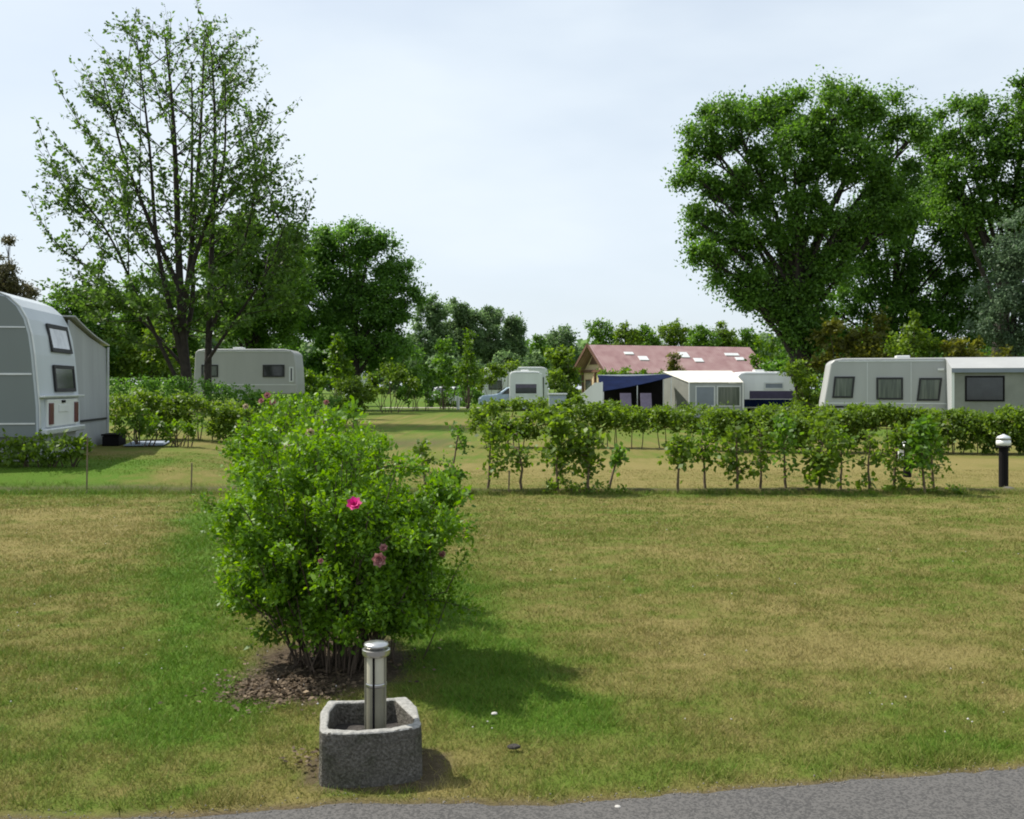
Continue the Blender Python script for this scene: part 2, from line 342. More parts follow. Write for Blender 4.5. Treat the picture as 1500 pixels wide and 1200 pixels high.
def clump(L, c, r, n, size, base, up=0.5, flat=0.75, rs=RS):
    d = rdir(n, rs); rr = np.minimum(np.abs(rs.normal(0, 0.62, (n, 1))) + 0.15 * rs.rand(n, 1), 1.35)
    p = c + d * rr * np.asarray(r) * np.array([1, 1, flat])
    a = unit(d * 0.7 + rdir(n, rs) * 0.9 + np.array([0, 0, -0.15]))
    nn = unit(rdir(n, rs) * 0.75 + np.array([0, 0, up]) + 0.8 * d)
    L.add(p, a, nn, size * rs.uniform(0.6, 1.25, n), base + rs.normal(0, 0.16, n))

def tree(name, label, cat, D, px, blobs, clump_px, leaf_m, n_leaf, mat, trunk_r, group=None, flat=0.75, seed=0, base_py=None, bark='bark', shell=0.25, limb=True, squash=0.85, trunk_top=None):
    """blobs: (px, py, rx, ry [, dy]) outline lobes of the crown seen from the lawn, in depth D; given real depth and thickness"""
    rs = np.random.RandomState(seed * 13 + 5)
    bx, by, bz = ground(px, D)
    root = thing(name, (bx, by, bz), label, cat, group=group)
    mpp = D / F
    C, R = [], []
    for i, bl in enumerate(blobs):
        dy = (bl[4] if len(bl) > 4 else rs.uniform(-0.45, 0.45) * bl[2]) * mpp
        C.append([PX(bl[0], D) - bx, dy, PZ(bl[1], D) - bz]); R.append([bl[2] * mpp, bl[2] * mpp * squash, bl[3] * mpp])
    C = np.array(C); R = np.array(R)
    L = Leaves(); T = Tubes(6 if trunk_r > 0.1 else 4)
    R = R * 1.05; n_leaf = int(n_leaf * 3.2); leaf_m = leaf_m * 0.72
    cr = clump_px * mpp
    vol = R.prod(1); nc = np.maximum(6, (vol / cr**3 * 2.2).astype(int)); nc = np.minimum(nc, 70)
    tot = nc.sum()
    top = C[:, 2].max() if trunk_top is None else trunk_top - bz
    cx, cy = np.average(C[:, 0], weights=vol), np.average(C[:, 1], weights=vol)
    # trunk
    th = np.linspace(0, 1, 9); lean = np.array([cx * 0.55, cy * 0.5])
    tp = np.stack([lean[0] * th**1.5 + rs.normal(0, 0.12, 9) * trunk_r * th * 2, lean[1] * th**1.5 + rs.normal(0, 0.12, 9) * trunk_r * th * 2, th * top * 0.86], 1)
    tr = trunk_r * (1 - 0.82 * th); tr[0] *= 1.35
    tp[0, 2] -= 0.15
    T.add(tp, tr)
    for b in range(len(C)):
        cb = 0.5 + rs.normal(0, 0.07)
        d = rdir(nc[b], rs); rad = rs.uniform(shell, 1.0, (nc[b], 1))
        cen = C[b] + d * rad**0.7 * R[b]
        cen[:, 2] = np.maximum(cen[:, 2], cr * 0.35)
        if limb:
            f = np.clip(C[b][2] / top * 0.55 + rs.uniform(-0.06, 0.06), 0.12, 0.8)
            p0 = np.array([np.interp(f * 1.0, th * 0.86, tp[:, i]) if False else np.interp(f, th, tp[:, i]) for i in range(3)])
            r0 = np.interp(f, th, tr) * 0.45
            T.add(bez(p0, C[b], (0, 0, 0.12 * np.linalg.norm(C[b] - p0)), 7), np.linspace(r0, r0 * 0.3, 7))
            for q in rs.choice(nc[b], min(nc[b], 6), replace=False):
                T.add(bez(C[b] - (C[b] - p0) * rs.uniform(0, 0.4), cen[q], rs.normal(0, 0.1, 3) * R[b], 5), np.linspace(r0 * 0.34, r0 * 0.06, 5))
        for q in range(nc[b]):
            n = max(3, int(n_leaf / tot * rs.uniform(0.6, 1.4)))
            clump(L, cen[q], cr * rs.uniform(0.55, 1.15), n, leaf_m, cb + rs.normal(0, 0.06), flat=flat, rs=rs)
    T.build('trunk', M[bark], root)
    L.build('crown', M[mat], root)
    return root

def shrub(name, label, cat, D, px, blobs, leaf_m, n_leaf, mat, stems=10, group=None, seed=0, clump_px=None, width=0.36, bark='twig', shell=0.4, sprigs=0):
    rs = np.random.RandomState(seed * 17 + 3)
    bx, by, bz = ground(px, D)
    root = thing(name, (bx, by, bz), label, cat, group=group)
    mpp = D / F
    L = Leaves(); T = Tubes(4)
    C = np.array([[PX(b[0], D) - bx, (b[4] * mpp if len(b) > 4 else rs.uniform(-0.3, 0.3) * b[2] * mpp), PZ(b[1], D) - bz] for b in blobs])
    R = np.array([[b[2] * mpp, b[2] * mpp * 0.9, b[3] * mpp] for b in blobs])
    cr = (clump_px or min(b[2] for b in blobs) * 0.45) * mpp
    vol = R.prod(1); nc = np.clip((vol / cr**3 * 0.75).astype(int), 5, 60); tot = nc.sum()
    hh = C[:, 2].max()
    for b in range(len(C)):
        cen = C[b] + rdir(nc[b], rs) * rs.uniform(shell, 1, (nc[b], 1)) * R[b]
        cen[:, 2] = np.maximum(cen[:, 2], cr * 0.5)
        for q in range(nc[b]):
            clump(L, cen[q], cr * rs.uniform(0.6, 1.2), max(3, int(n_leaf / tot)), leaf_m, 0.5 + rs.normal(0, 0.12), up=0.6, rs=rs)
        for q in rs.choice(nc[b], min(nc[b], max(1, stems // len(C))) if stems else 0, replace=False):
            p0 = np.array([rs.normal(0, 0.08) + C[b][0] * 0.6, rs.normal(0, 0.06) + C[b][1] * 0.6, -0.05])
            T.add(bez(p0, cen[q], (0, 0, 0.08), 5), np.linspace(0.012, 0.004, 5) * (1 + hh * 0.3))
    for i in range(sprigs):
        b = rs.randint(len(C)); d = unit(np.array([rs.normal(0, 0.4), rs.normal(0, 0.4), 1.0]))
        p0 = C[b] + d * R[b] * 0.6; p1 = C[b] + d * R[b] * rs.uniform(1.2, 1.6)
        T.add(bez(p0, p1, rs.normal(0, 0.03, 3), 4), np.linspace(0.006, 0.002, 4))
        t = rs.rand(9, 1); pp = p0 * (1 - t) + p1 * t
        L.add(pp, unit(rdir(9, rs) + d * 0.6), rdir(9, rs) + np.array([0, 0, 0.7]), leaf_m * rs.uniform(0.6, 1.0, 9), 0.6 + rs.normal(0, 0.15, 9))
    if stems: T.build('stem', M[bark], root)
    L.build('foliage', M[mat], root, width)
    return root

def hedge(name, label, D0, D1, px0, px1, top, thick, leaf_m, n_leaf, mat, group=None, seed=0, low=0.12, trunks=True, bumps=0.15, cl=0.16):
    """a hedge running from (px0,D0) to (px1,D1); top: height above its own ground"""
    rs = np.random.RandomState(seed * 19 + 1)
    a = np.array(ground(px0, D0)); b = np.array(ground(px1, D1)); ln = np.linalg.norm((b - a)[:2])
    root = thing(name, tuple((a + b) / 2 * np.array([1, 1, 0]) + np.array([0, 0, float(height((a[0] + b[0]) / 2, (a[1] + b[1]) / 2))])), label, 'hedge', group=group)
    o = np.array(root.location)
    L = Leaves(); T = Tubes(4)
    m = int(ln * thick * top / cl**3 * 0.22)
    k = max(3, n_leaf // m)
    side = unit(np.cross((b - a), [0, 0, 1.0]))
    for i in range(m):
        t = rs.rand(); h = top * (1 + bumps * (2 * float(fbm(t * ln * 0.9, 0.5, seed + 40, 3)) - 1) * 1.8)
        base = a * (1 - t) + b * t; base[2] = float(height(base[0], base[1]))
        z = low + (h - low - cl * 0.5) * rs.rand()**0.6
        lat = rs.uniform(-0.5, 0.5) * thick * (0.75 + 0.25 * math.sin(z / h * 3.0))
        c = base + side * lat + np.array([0, 0, z]) - o
        clump(L, c, cl * rs.uniform(0.6, 1.3), k, leaf_m, 0.5 + rs.normal(0, 0.11), up=0.6, rs=rs)
    if trunks:
        for i in range(int(ln / 0.28)):
            t = rs.rand(); base = a * (1 - t) + b * t; base[2] = float(height(base[0], base[1]))
            p0 = base + side * rs.uniform(-0.3, 0.3) * thick - o
            T.add(bez(p0 - np.array([0, 0, 0.04]), p0 + np.array([rs.normal(0, 0.08), rs.normal(0, 0.05), top * 0.7]), rs.normal(0, 0.03, 3), 4), np.linspace(0.014, 0.006, 4))
    if trunks: # one long lateral shoot holds the stems together
        pp = np.stack([a * (1 - t) + b * t for t in np.linspace(0.01, 0.99, 24)]); pp[:, 2] = height(pp[:, 0], pp[:, 1]) + top * 0.55; pp[:, 1] += rs.normal(0, 0.05, 24)
        T.add(pp - o, np.full(24, 0.008)); T.build('stem', M['sapling_bark'], root)
    L.build('foliage', M[mat], root, 0.36)
    return root

# hard-surface helpers --------------------------------------------------
def bm_box(bm, lo, hi):
    x0, y0, z0 = lo; x1, y1, z1 = hi
    v = [bm.verts.new(p) for p in ((x0, y0, z0), (x1, y0, z0), (x1, y1, z0), (x0, y1, z0), (x0, y0, z1), (x1, y0, z1), (x1, y1, z1), (x0, y1, z1))]
    for f in ((0, 3, 2, 1), (4, 5, 6, 7), (0, 1, 5, 4), (1, 2, 6, 5), (2, 3, 7, 6), (3, 0, 4, 7)): bm.faces.new([v[i] for i in f])
def bm_prism(bm, outline, y0, y1):
    """outline in (x,z), extruded along y"""
    A = [bm.verts.new((x, y0, z)) for x, z in outline]; B = [bm.verts.new((x, y1, z)) for x, z in outline]
    bm.faces.new(A); bm.faces.new(B[::-1])
    for i in range(len(A)):
        j = (i + 1) % len(A); bm.faces.new((A[j], A[i], B[i], B[j]))
def bm_panel(bm, o, u, v, t, hole=0.0):
    """slab spanned by u,v at o, thickness t along u x v; hole>0 leaves a frame of that width"""
    o, u, v = Vector(o), Vector(u), Vector(v); n = u.cross(v).normalized() * t
    if hole <= 0:
        b = [o, o + u, o + u + v, o + v]
        q = [bm.verts.new(p) for p in b] + [bm.verts.new(p + n) for p in b]
        for f in ((3, 2, 1, 0), (4, 5, 6, 7), (0, 1, 5, 4), (1, 2, 6, 5), (2, 3, 7, 6), (3, 0, 4, 7)): bm.faces.new([q[i] for i in f])
        return
    uu, vv = u.normalized() * hole, v.normalized() * hole
    O = [o, o + u, o + u + v, o + v]; I = [o + uu + vv, o + u - uu + vv, o + u + v - uu - vv, o + v + uu - vv]
    a = [bm.verts.new(p) for p in O]; b = [bm.verts.new(p) for p in I]
    c = [bm.verts.new(p + n) for p in O]; d = [bm.verts.new(p + n) for p in I]
    for i in range(4):
        j = (i + 1) % 4
        bm.faces.new((c[i], c[j], d[j], d[i])); bm.faces.new((a[j], a[i], b[i], b[j]))
        bm.faces.new((a[i], a[j], c[j], c[i])); bm.faces.new((b[j], b[i], d[i], d[j]))
def bm_lathe(bm, prof, c=(0, 0, 0), k=24):
    rings = []
    for r, z in prof:
        rings.append([bm.verts.new((c[0] + r * math.cos(2 * math.pi * i / k), c[1] + r * math.sin(2 * math.pi * i / k), c[2] + z)) for i in range(k)])
    for A, B in zip(rings, rings[1:]):
        for i in range(k):
            j = (i + 1) % k; bm.faces.new((A[i], A[j], B[j], B[i]))
    bm.faces.new(rings[0][::-1]); bm.faces.new(rings[-1])
def bm_rod(bm, p0, p1, r, k=8):
    p0, p1 = Vector(p0), Vector(p1); d = (p1 - p0).normalized()
    u = d.orthogonal().normalized(); w = d.cross(u)
    A = [bm.verts.new(p0 + (u * math.cos(6.28318 * i / k) + w * math.sin(6.28318 * i / k)) * r) for i in range(k)]
    B = [bm.verts.new(p1 + (u * math.cos(6.28318 * i / k) + w * math.sin(6.28318 * i / k)) * r) for i in range(k)]
    for i in range(k): bm.faces.new((A[i], A[(i + 1) % k], B[(i + 1) % k], B[i]))
    bm.faces.new(A[::-1]); bm.faces.new(B)
def done(name, bm, mat, parent=None, bevel=0.0, seg=2, smooth=False):
    bmesh.ops.recalc_face_normals(bm, faces=bm.faces)
    if bevel:
        es = [e for e in bm.edges if len(e.link_faces) == 2 and e.calc_face_angle(0) > 0.5]
        bmesh.ops.bevel(bm, geom=es, offset=bevel, segments=seg, profile=0.5, affect='EDGES', clamp_overlap=True)
    me = bpy.data.meshes.new(name); bm.to_mesh(me); bm.free()
    if smooth:
        for p in me.polygons: p.use_smooth = True
    return link(name, me, mat, parent)
def box_part(name, lo, hi, mat, parent, bevel=0.0):
    bm = bmesh.new(); bm_box(bm, lo, hi); return done(name, bm, M[mat], parent, bevel)
def window(parent, o, u, v, frame='darkrubber', pane='pane_dark', w=0.05, t=0.025, gap=0.003, name='window'):
    n = Vector(u).cross(Vector(v)).normalized()
    o = Vector(o) + n * gap
    bm = bmesh.new(); bm_panel(bm, o, u, v, t, w); fr = done(name, bm, M[frame], parent)
    uu, vv = Vector(u).normalized() * w * 0.9, Vector(v).normalized() * w * 0.9
    bm = bmesh.new(); bm_panel(bm, o + uu + vv, Vector(u) - uu * 2, Vector(v) - vv * 2, t * 0.55); done('pane', bm, M[pane], fr)
    return fr
def wheel(parent, c, r, w, axis='Y'):
    bm = bmesh.new(); bm_lathe(bm, [(r * 0.6, -w / 2), (r * 0.95, -w / 2), (r, -w * 0.3), (r, w * 0.3), (r * 0.95, w / 2), (r * 0.6, w / 2)], k=20)
    rot = Matrix.Rotation(math.pi / 2, 4, 'X'); bmesh.ops.transform(bm, matrix=Matrix.Translation(c) @ rot, verts=bm.verts)
    wo = done('wheel', bm, M['darkrubber'], parent)
    bm = bmesh.new(); bm_lathe(bm, [(r * 0.2, -w * 0.52), (r * 0.58, -w * 0.5), (r * 0.58, w * 0.5), (r * 0.2, w * 0.52)], k=16)
    bmesh.ops.transform(bm, matrix=Matrix.Translation(c) @ rot, verts=bm.verts)
    done('rim', bm, M['trim'], wo)

# ------------------------------------------------------------------ ground, road, grass
def axis_coords(dense0, dense1, step, far0, far1, g=1.13):
    a = list(np.arange(dense0, dense1 + 1e-6, step)); s = step
    while a[-1] < far1: s *= g; a.append(a[-1] + s)
    s = step; b = []
    x = dense0
    while x > far0: s *= g; x -= s; b.append(x)
    return np.array(b[::-1] + a)
gx = axis_coords(-6.5, 6.5, 0.055, -420, 420); gy = axis_coords(3.2, 15.4, 0.055, -40, 620)
X, Y = np.meshgrid(gx, gy); Zg = height(X, Y)
Zg = Zg + 0.012 * (fbm(X * 1.5, Y * 1.5, 77) - 0.5) * sst(4.0, 4.6, Y)
Zg = Zg + 0.045 * sst(14.04, 14.10, Y) * sst(14.9, 14.3, Y) * (0.4 + fbm(X * 1.3, Y * 0 + 2, 78))
gl, gb = lawn(X, Y)
nx, ny = len(gx), len(gy)
i, j = np.meshgrid(np.arange(nx - 1), np.arange(ny - 1))
q = (j * nx + i).ravel()
gf = np.stack([q, q + 1, q + nx + 1, q + nx], 1)
go = link('ground', np_mesh('ground', np.stack([X, Y, Zg], -1).reshape(-1, 3), gf, 4, {'lush': gl.ravel(), 'bare': gb.ravel()}, smooth=True), M['ground'])
tag(go, 'dry olive and straw coloured lawn with greener strips', 'lawn', kind='structure')

xs = np.concatenate([np.linspace(-40, -5, 40)[:-1], np.arange(-5, 6, 0.02), np.linspace(6, 40, 40)[1:]])
ed = road_edge(xs)
rows = [np.stack([xs, ed, np.full_like(xs, 0.012)], 1), np.stack([xs, ed - 0.05, np.full_like(xs, 0.02)], 1), np.stack([xs, ed - 0.7, np.full_like(xs, 0.024)], 1), np.stack([xs, ed - 1.8, np.full_like(xs, 0.028)], 1), np.stack([xs, ed - 3.8, np.full_like(xs, 0.012)], 1)]
V = np.concatenate(rows); n = len(xs); fs = []
for r in range(4):
    q = np.arange(n - 1) + r * n; fs.append(np.stack([q, q + n, q + n + 1, q + 1], 1)[:, ::-1])
ro = link('road', np_mesh('road', V, np.concatenate(fs), 4, smooth=True), M['asphalt'])
tag(ro, 'grey asphalt lane with a ragged grassy edge', 'road', kind='structure')

def grass_field():
    P, Hh, Wd = [], [], []
    def scatter(y0, y1, dens, h, w):
        xa = 0.60 * y1 + 3.2
        n = int((y1 - y0) * 2 * xa * dens)
        y = RS.uniform(y0, y1, n); x = RS.uniform(-xa, xa, n)
        over = np.abs(x) - (0.56 * y + 0.25)
        keep = RS.rand(n) < np.where(over < 0, 1.0, np.clip(1.0 - over / 3.2, 0, 1) * 0.8)
        x, y = x[keep], y[keep]
        g, b = lawn(x, y)
        e = y - road_edge(x)
        keep = (e > -0.012) & (RS.rand(len(x)) > b * 1.02) & ~((np.abs((x + 0.53) * 0.983 + (y - 3.735) * 0.182) < 0.183) & (np.abs(-(x + 0.53) * 0.182 + (y - 3.735) * 0.983 - 0.185) < 0.20))
        x, y, g, e = x[keep], y[keep], g[keep], e[keep]
        k = 1 + 0.9 * np.exp(-((e - 0.1) / 0.09)**2) * (fbm(x * 5, y * 5, 61) > 0.5)
        hh = h * RS.uniform(0.45, 1.25, len(x)) * (0.75 + 0.5 * g) * k * (0.45 + 1.2 * fbm(x * 5, y * 5, 63)**1.3)
        P.append(np.stack([x, y, height(x, y) - 0.004, g], 1)); Hh.append(hh); Wd.append(np.full(len(x), w))
    scatter(3.5, 4.6, 10500, 0.030, 0.0045); scatter(4.6, 6.0, 7500, 0.030, 0.0055); scatter(6.0, 8.0, 4400, 0.030, 0.0075)
    scatter(8.0, 11.0, 2300, 0.032, 0.010); scatter(11.0, 13.7, 1300, 0.034, 0.013)
    scatter(13.75, 14.35, 2200, 0.075, 0.011); scatter(14.35, 18.0, 800, 0.022, 0.014)
    p = np.concatenate(P); h = np.concatenate(Hh); w = np.concatenate(Wd); n = len(p)
    an = RS.rand(n) * 2 * math.pi; ln = RS.uniform(0.2, 1.5, n) * h
    la = RS.rand(n) * 2 * math.pi
    s = np.stack([np.cos(an), np.sin(an), np.zeros(n)], 1) * (w / 2)[:, None]
    b = p[:, :3]; tip = b + np.stack([np.cos(la) * ln, np.sin(la) * ln, h], 1)
    v = np.stack([b - s, b + s, tip], 1).reshape(-1, 3)
    tone = np.clip(p[:, 3] * 0.80 + RS.normal(0.07, 0.16, n), 0, 1)
    me = np_mesh('grass', v, np.arange(3 * n).reshape(-1, 3), 3, {'tone': np.repeat(tone, 3)})
    return tag(link('grass', me, M['grass']), 'short dry mown grass blades of the camping pitch', 'grass', kind='stuff')
grass_field()

def dead_leaves():
    L = Leaves()
    n = 3600
    k = RS.randint(0, 4, n); c = np.array(BUSHES)[k]
    x = c[:, 0] - 0.04 + RS.normal(0, 0.22, n); y = c[:, 1] + RS.normal(0, 0.28, n)
    m = RS.rand(n) < 0.42
    x[m] = -1.14 + RS.normal(0, 0.15, m.sum()); y[m] = 4.92 + RS.normal(0, 0.15, m.sum())
    m2 = RS.rand(n) < 0.012
    x[m2] = -0.83 + RS.normal(0, 0.05, m2.sum()); y[m2] = 3.95 + RS.normal(0, 0.07, m2.sum())
    ok = np.hypot((x + 0.53) / 0.24, (y - 3.93) / 0.24) > 1.0
    x, y = x[ok], y[ok]; n = len(x)
    p = np.stack([x, y, height(x, y) + 0.008 + RS.rand(n) * 0.03], 1)
    L.add(p, rdir(n) * np.array([1, 1, 0.25]), unit(rdir(n) * 0.6 + np.array([0, 0, 1.0])), RS.uniform(0.012, 0.036, n), 0.40 + RS.normal(0, 0.25, n))
    return tag(L.build('fallen_leaves', M['deadleaf'], None, 0.3), 'brown fallen leaves and dry stalks under the roses', 'fallen leaves', kind='stuff')
dead_leaves()

def octa_field(name, P, r, mat, label, cat):
    n = len(P); base = np.array([[1, 0, 0], [0, 1, 0], [-1, 0, 0], [0, -1, 0], [0, 0, 0.7], [0, 0, -0.7]], float)
    a = RS.rand(n) * 6.28; c, q = np.cos(a), np.sin(a)
    v = base[None] * r[:, None, None] * RS.uniform(0.6, 1.3, (n, 6, 1))
    v = np.stack([v[..., 0] * c[:, None] - v[..., 1] * q[:, None], v[..., 0] * q[:, None] + v[..., 1] * c[:, None], v[..., 2]], -1) + P[:, None]
    f = np.array([[0, 1, 4], [1, 2, 4], [2, 3, 4], [3, 0, 4], [1, 0, 5], [2, 1, 5], [3, 2, 5], [0, 3, 5]])
    F_ = (f[None] + (np.arange(n) * 6)[:, None, None]).reshape(-1, 3)
    tag(link(name, np_mesh(name, v.reshape(-1, 3), F_, 3), M[mat]), label, cat, kind='stuff')
xg = RS.uniform(-1.9, 2.6, 900); yg = road_edge(xg) + RS.normal(-0.03, 0.05, 900)
octa_field('gravel', np.stack([xg, yg, np.full(900, 0.018)], 1), RS.uniform(0.0015, 0.0055, 900), 'grit', 'loose grit along the ragged edge of the asphalt', 'gravel')
nc_ = 260; yc_ = RS.uniform(4.2, 12.5, nc_); xc_ = RS.uniform(-0.5, 0.5, nc_) * yc_ * 1.05
kc_ = fbm(xc_ * 0.8, yc_ * 0.8, 88) > 0.5
octa_field('clover_flowers_grass', np.stack([xc_, yc_, 0.025 + 0.012 * RS.rand(nc_)], 1)[kc_], RS.uniform(0.004, 0.0075, nc_)[kc_], 'pebble', 'tiny pale clover heads dotted through the lawn', 'clover')

# pale path far across the site
def far_path():
    bm = bmesh.new()
    bm_box(bm, (PX(560, 70), 69.5, 0.0), (PX(760, 70), 71.6, 0.03))
    return tag(done('path', bm, M['pathstone']), 'pale gravel path in front of the dark far hedge', 'path', kind='structure')
far_path()

# ------------------------------------------------------------------ planter stone and its lamp
def planter():
    root = thing('planter_stone', (-0.53, 3.735, 0.0), 'grey rough concrete planter stone with the steel lamp standing in it', 'planter', rotz=math.radians(10.5))
    w, d, h = 0.193, 0.39, 0.205
    def outline(s):
        out = []
        for k in range(9): # convex front
            t = -1 + 2 * k / 8; out.append((t * (w - 0.030 - s * 0.75), 0.000 + s - 0.024 * (1 - t * t)))
        out += [(w - 0.010 - s * 0.7, 0.014 + s), (w - s * 0.75, 0.045 + s * 0.8), (w - s * 0.6, 0.09 + s * 0.5), (w - s * 1.5, d * 0.66), (w - 0.030 - s * 1.3, d - s * 0.9)]
        for k in range(5):
            t = 1 - 2 * k / 4; out.append((t * (w - 0.055 - s), d - s * 0.85 - 0.012 * (1 - t * t)))
        out += [(-w + 0.030 + s * 0.9, d - s * 0.9), (-w + s * 1.0, d * 0.66), (-w + s * 0.8, 0.09 + s * 0.5), (-w + s * 0.8, 0.045 + s * 0.8), (-w + 0.010 + s * 0.7, 0.014 + s)]
        return out
    bm = bmesh.new()
    O, I = outline(0), outline(0.040)
    nO = len(O)
    lv = lambda P, z, g=0.0: [bm.verts.new((x * (1 + g), y + g * 0.02, z)) for x, y in P]
    a, b, c, e = lv(O, -0.03, 0.015), lv(O, h), lv(I, h), lv(I, 0.10)
    for i in range(nO):
        j = (i + 1) % nO
        bm.faces.new((a[i], a[j], b[j], b[i])); bm.faces.new((b[i], b[j], c[j], c[i])); bm.faces.new((c[i], c[j], e[j], e[i]))
    bm.faces.new(e)
    bmesh.ops.recalc_face_normals(bm, faces=bm.faces)
    rim = [ed for ed in bm.edges if len(ed.link_faces) == 2 and ed.calc_face_angle(0) > 0.9]
    bmesh.ops.bevel(bm, geom=rim, offset=0.013, segments=3, profile=0.5, affect='EDGES', clamp_overlap=True)
    bmesh.ops.subdivide_edges(bm, edges=[e_ for e_ in bm.edges if e_.calc_length() > 0.03], cuts=3, use_grid_fill=True)
    for v in bm.verts:
        n = v.normal; p = v.co
        v.co += n * 0.003 * (2 * float(fbm(p.x * 40 + 9, p.y * 40 + p.z * 53, 91, 3)) - 1)
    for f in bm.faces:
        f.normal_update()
        if f.normal.z > 0.6 and f.calc_center_median().z > 0.17: f.material_index = 1  # upward faces get the tone with sunlight painted in
    ring = done('stone_ring', bm, M['stone'], root); ring.data.materials.append(M['sunlit_concrete'])
    bm = bmesh.new()
    v = [bm.verts.new((x, y, 0.118 + RS.uniform(-.004, .006))) for x, y in outline(0.042)]
    f = bm.faces.new(v); bmesh.ops.poke(bm, faces=[f])
    done('soil', bm, M['soil'], root)
    lamp = thing('bollard_lamp', (-0.535, 3.90, 0.118), 'short steel bollard lamp with a flat cap standing in the planter stone', 'lamp')
    bm = bmesh.new(); bm_lathe(bm, [(0.046, -0.02), (0.046, 0.012), (0.038, 0.016)]); done('base', bm, M['steel'], lamp, smooth=False)
    bm = bmesh.new(); bm_lathe(bm, [(0.0395, 0.0), (0.0395, 0.205)]); done('post', bm, M['tubing'], lamp, smooth=False)
    bm = bmesh.new(); bm_lathe(bm, [(0.0405, 0.206), (0.042, 0.209), (0.042, 0.217), (0.0405, 0.220)]); done('collar', bm, M['steel'], lamp)
    bm = bmesh.new(); bm_lathe(bm, [(0.0385, 0.221), (0.0385, 0.325)]); done('diffuser', bm, M['diffuser'], lamp)
    for k in range(5):
        an = math.radians(-96 + 72 * k)
        bm = bmesh.new(); p = (0.0415 * math.cos(an), 0.0415 * math.sin(an)); bm_rod(bm, (p[0], p[1], 0.0), (p[0], p[1], 0.335), 0.0045); done('rod', bm, M['black'] if k == 0 else M['tubing'], lamp)
    bm = bmesh.new(); bm_lathe(bm, [(0.040, 0.322), (0.052, 0.328), (0.055, 0.334), (0.055, 0.350), (0.050, 0.352)], k=32); done('ring', bm, M['steel'], lamp)
    bm = bmesh.new(); bm_lathe(bm, [(0.034, 0.3525), (0.034, 0.358), (0.047, 0.361), (0.050, 0.366), (0.046, 0.374), (0.028, 0.379), (0.006, 0.381)], k=32); done('cap', bm, M['steel'], lamp, smooth=True)
planter()

def stone_bit(name, label, cat, px, py, r, mat, seed, leaf=False):
    D = EYE * F / (py - HZ)
    bm = bmesh.new(); bmesh.ops.create_icosphere(bm, subdivisions=2, radius=r)
    for v in bm.verts:
        v.co *= 0.8 + 0.4 * float(vnoise(v.co.x * 60 + seed, v.co.y * 60 + v.co.z * 45, seed)); v.co.z *= 0.55; v.co.x *= 1.4
    o = done(name, bm, M[mat], None, smooth=False); o.location = (PX(px, D), D, 0.02)
    tag(o, label, cat)
stone_bit('pebble', 'small pale pebble in the green grass beside the roses', 'pebble', 724, 1052, 0.012, 'pebble', 3)
stone_bit('clod', 'small dark earth clod on the lawn near the asphalt', 'clod', 753, 1101, 0.020, 'soil', 8)
stone_bit('pebble', 'pale pebble lying on the asphalt lane edge', 'pebble', 905, 1190, 0.009, 'pebble', 12)

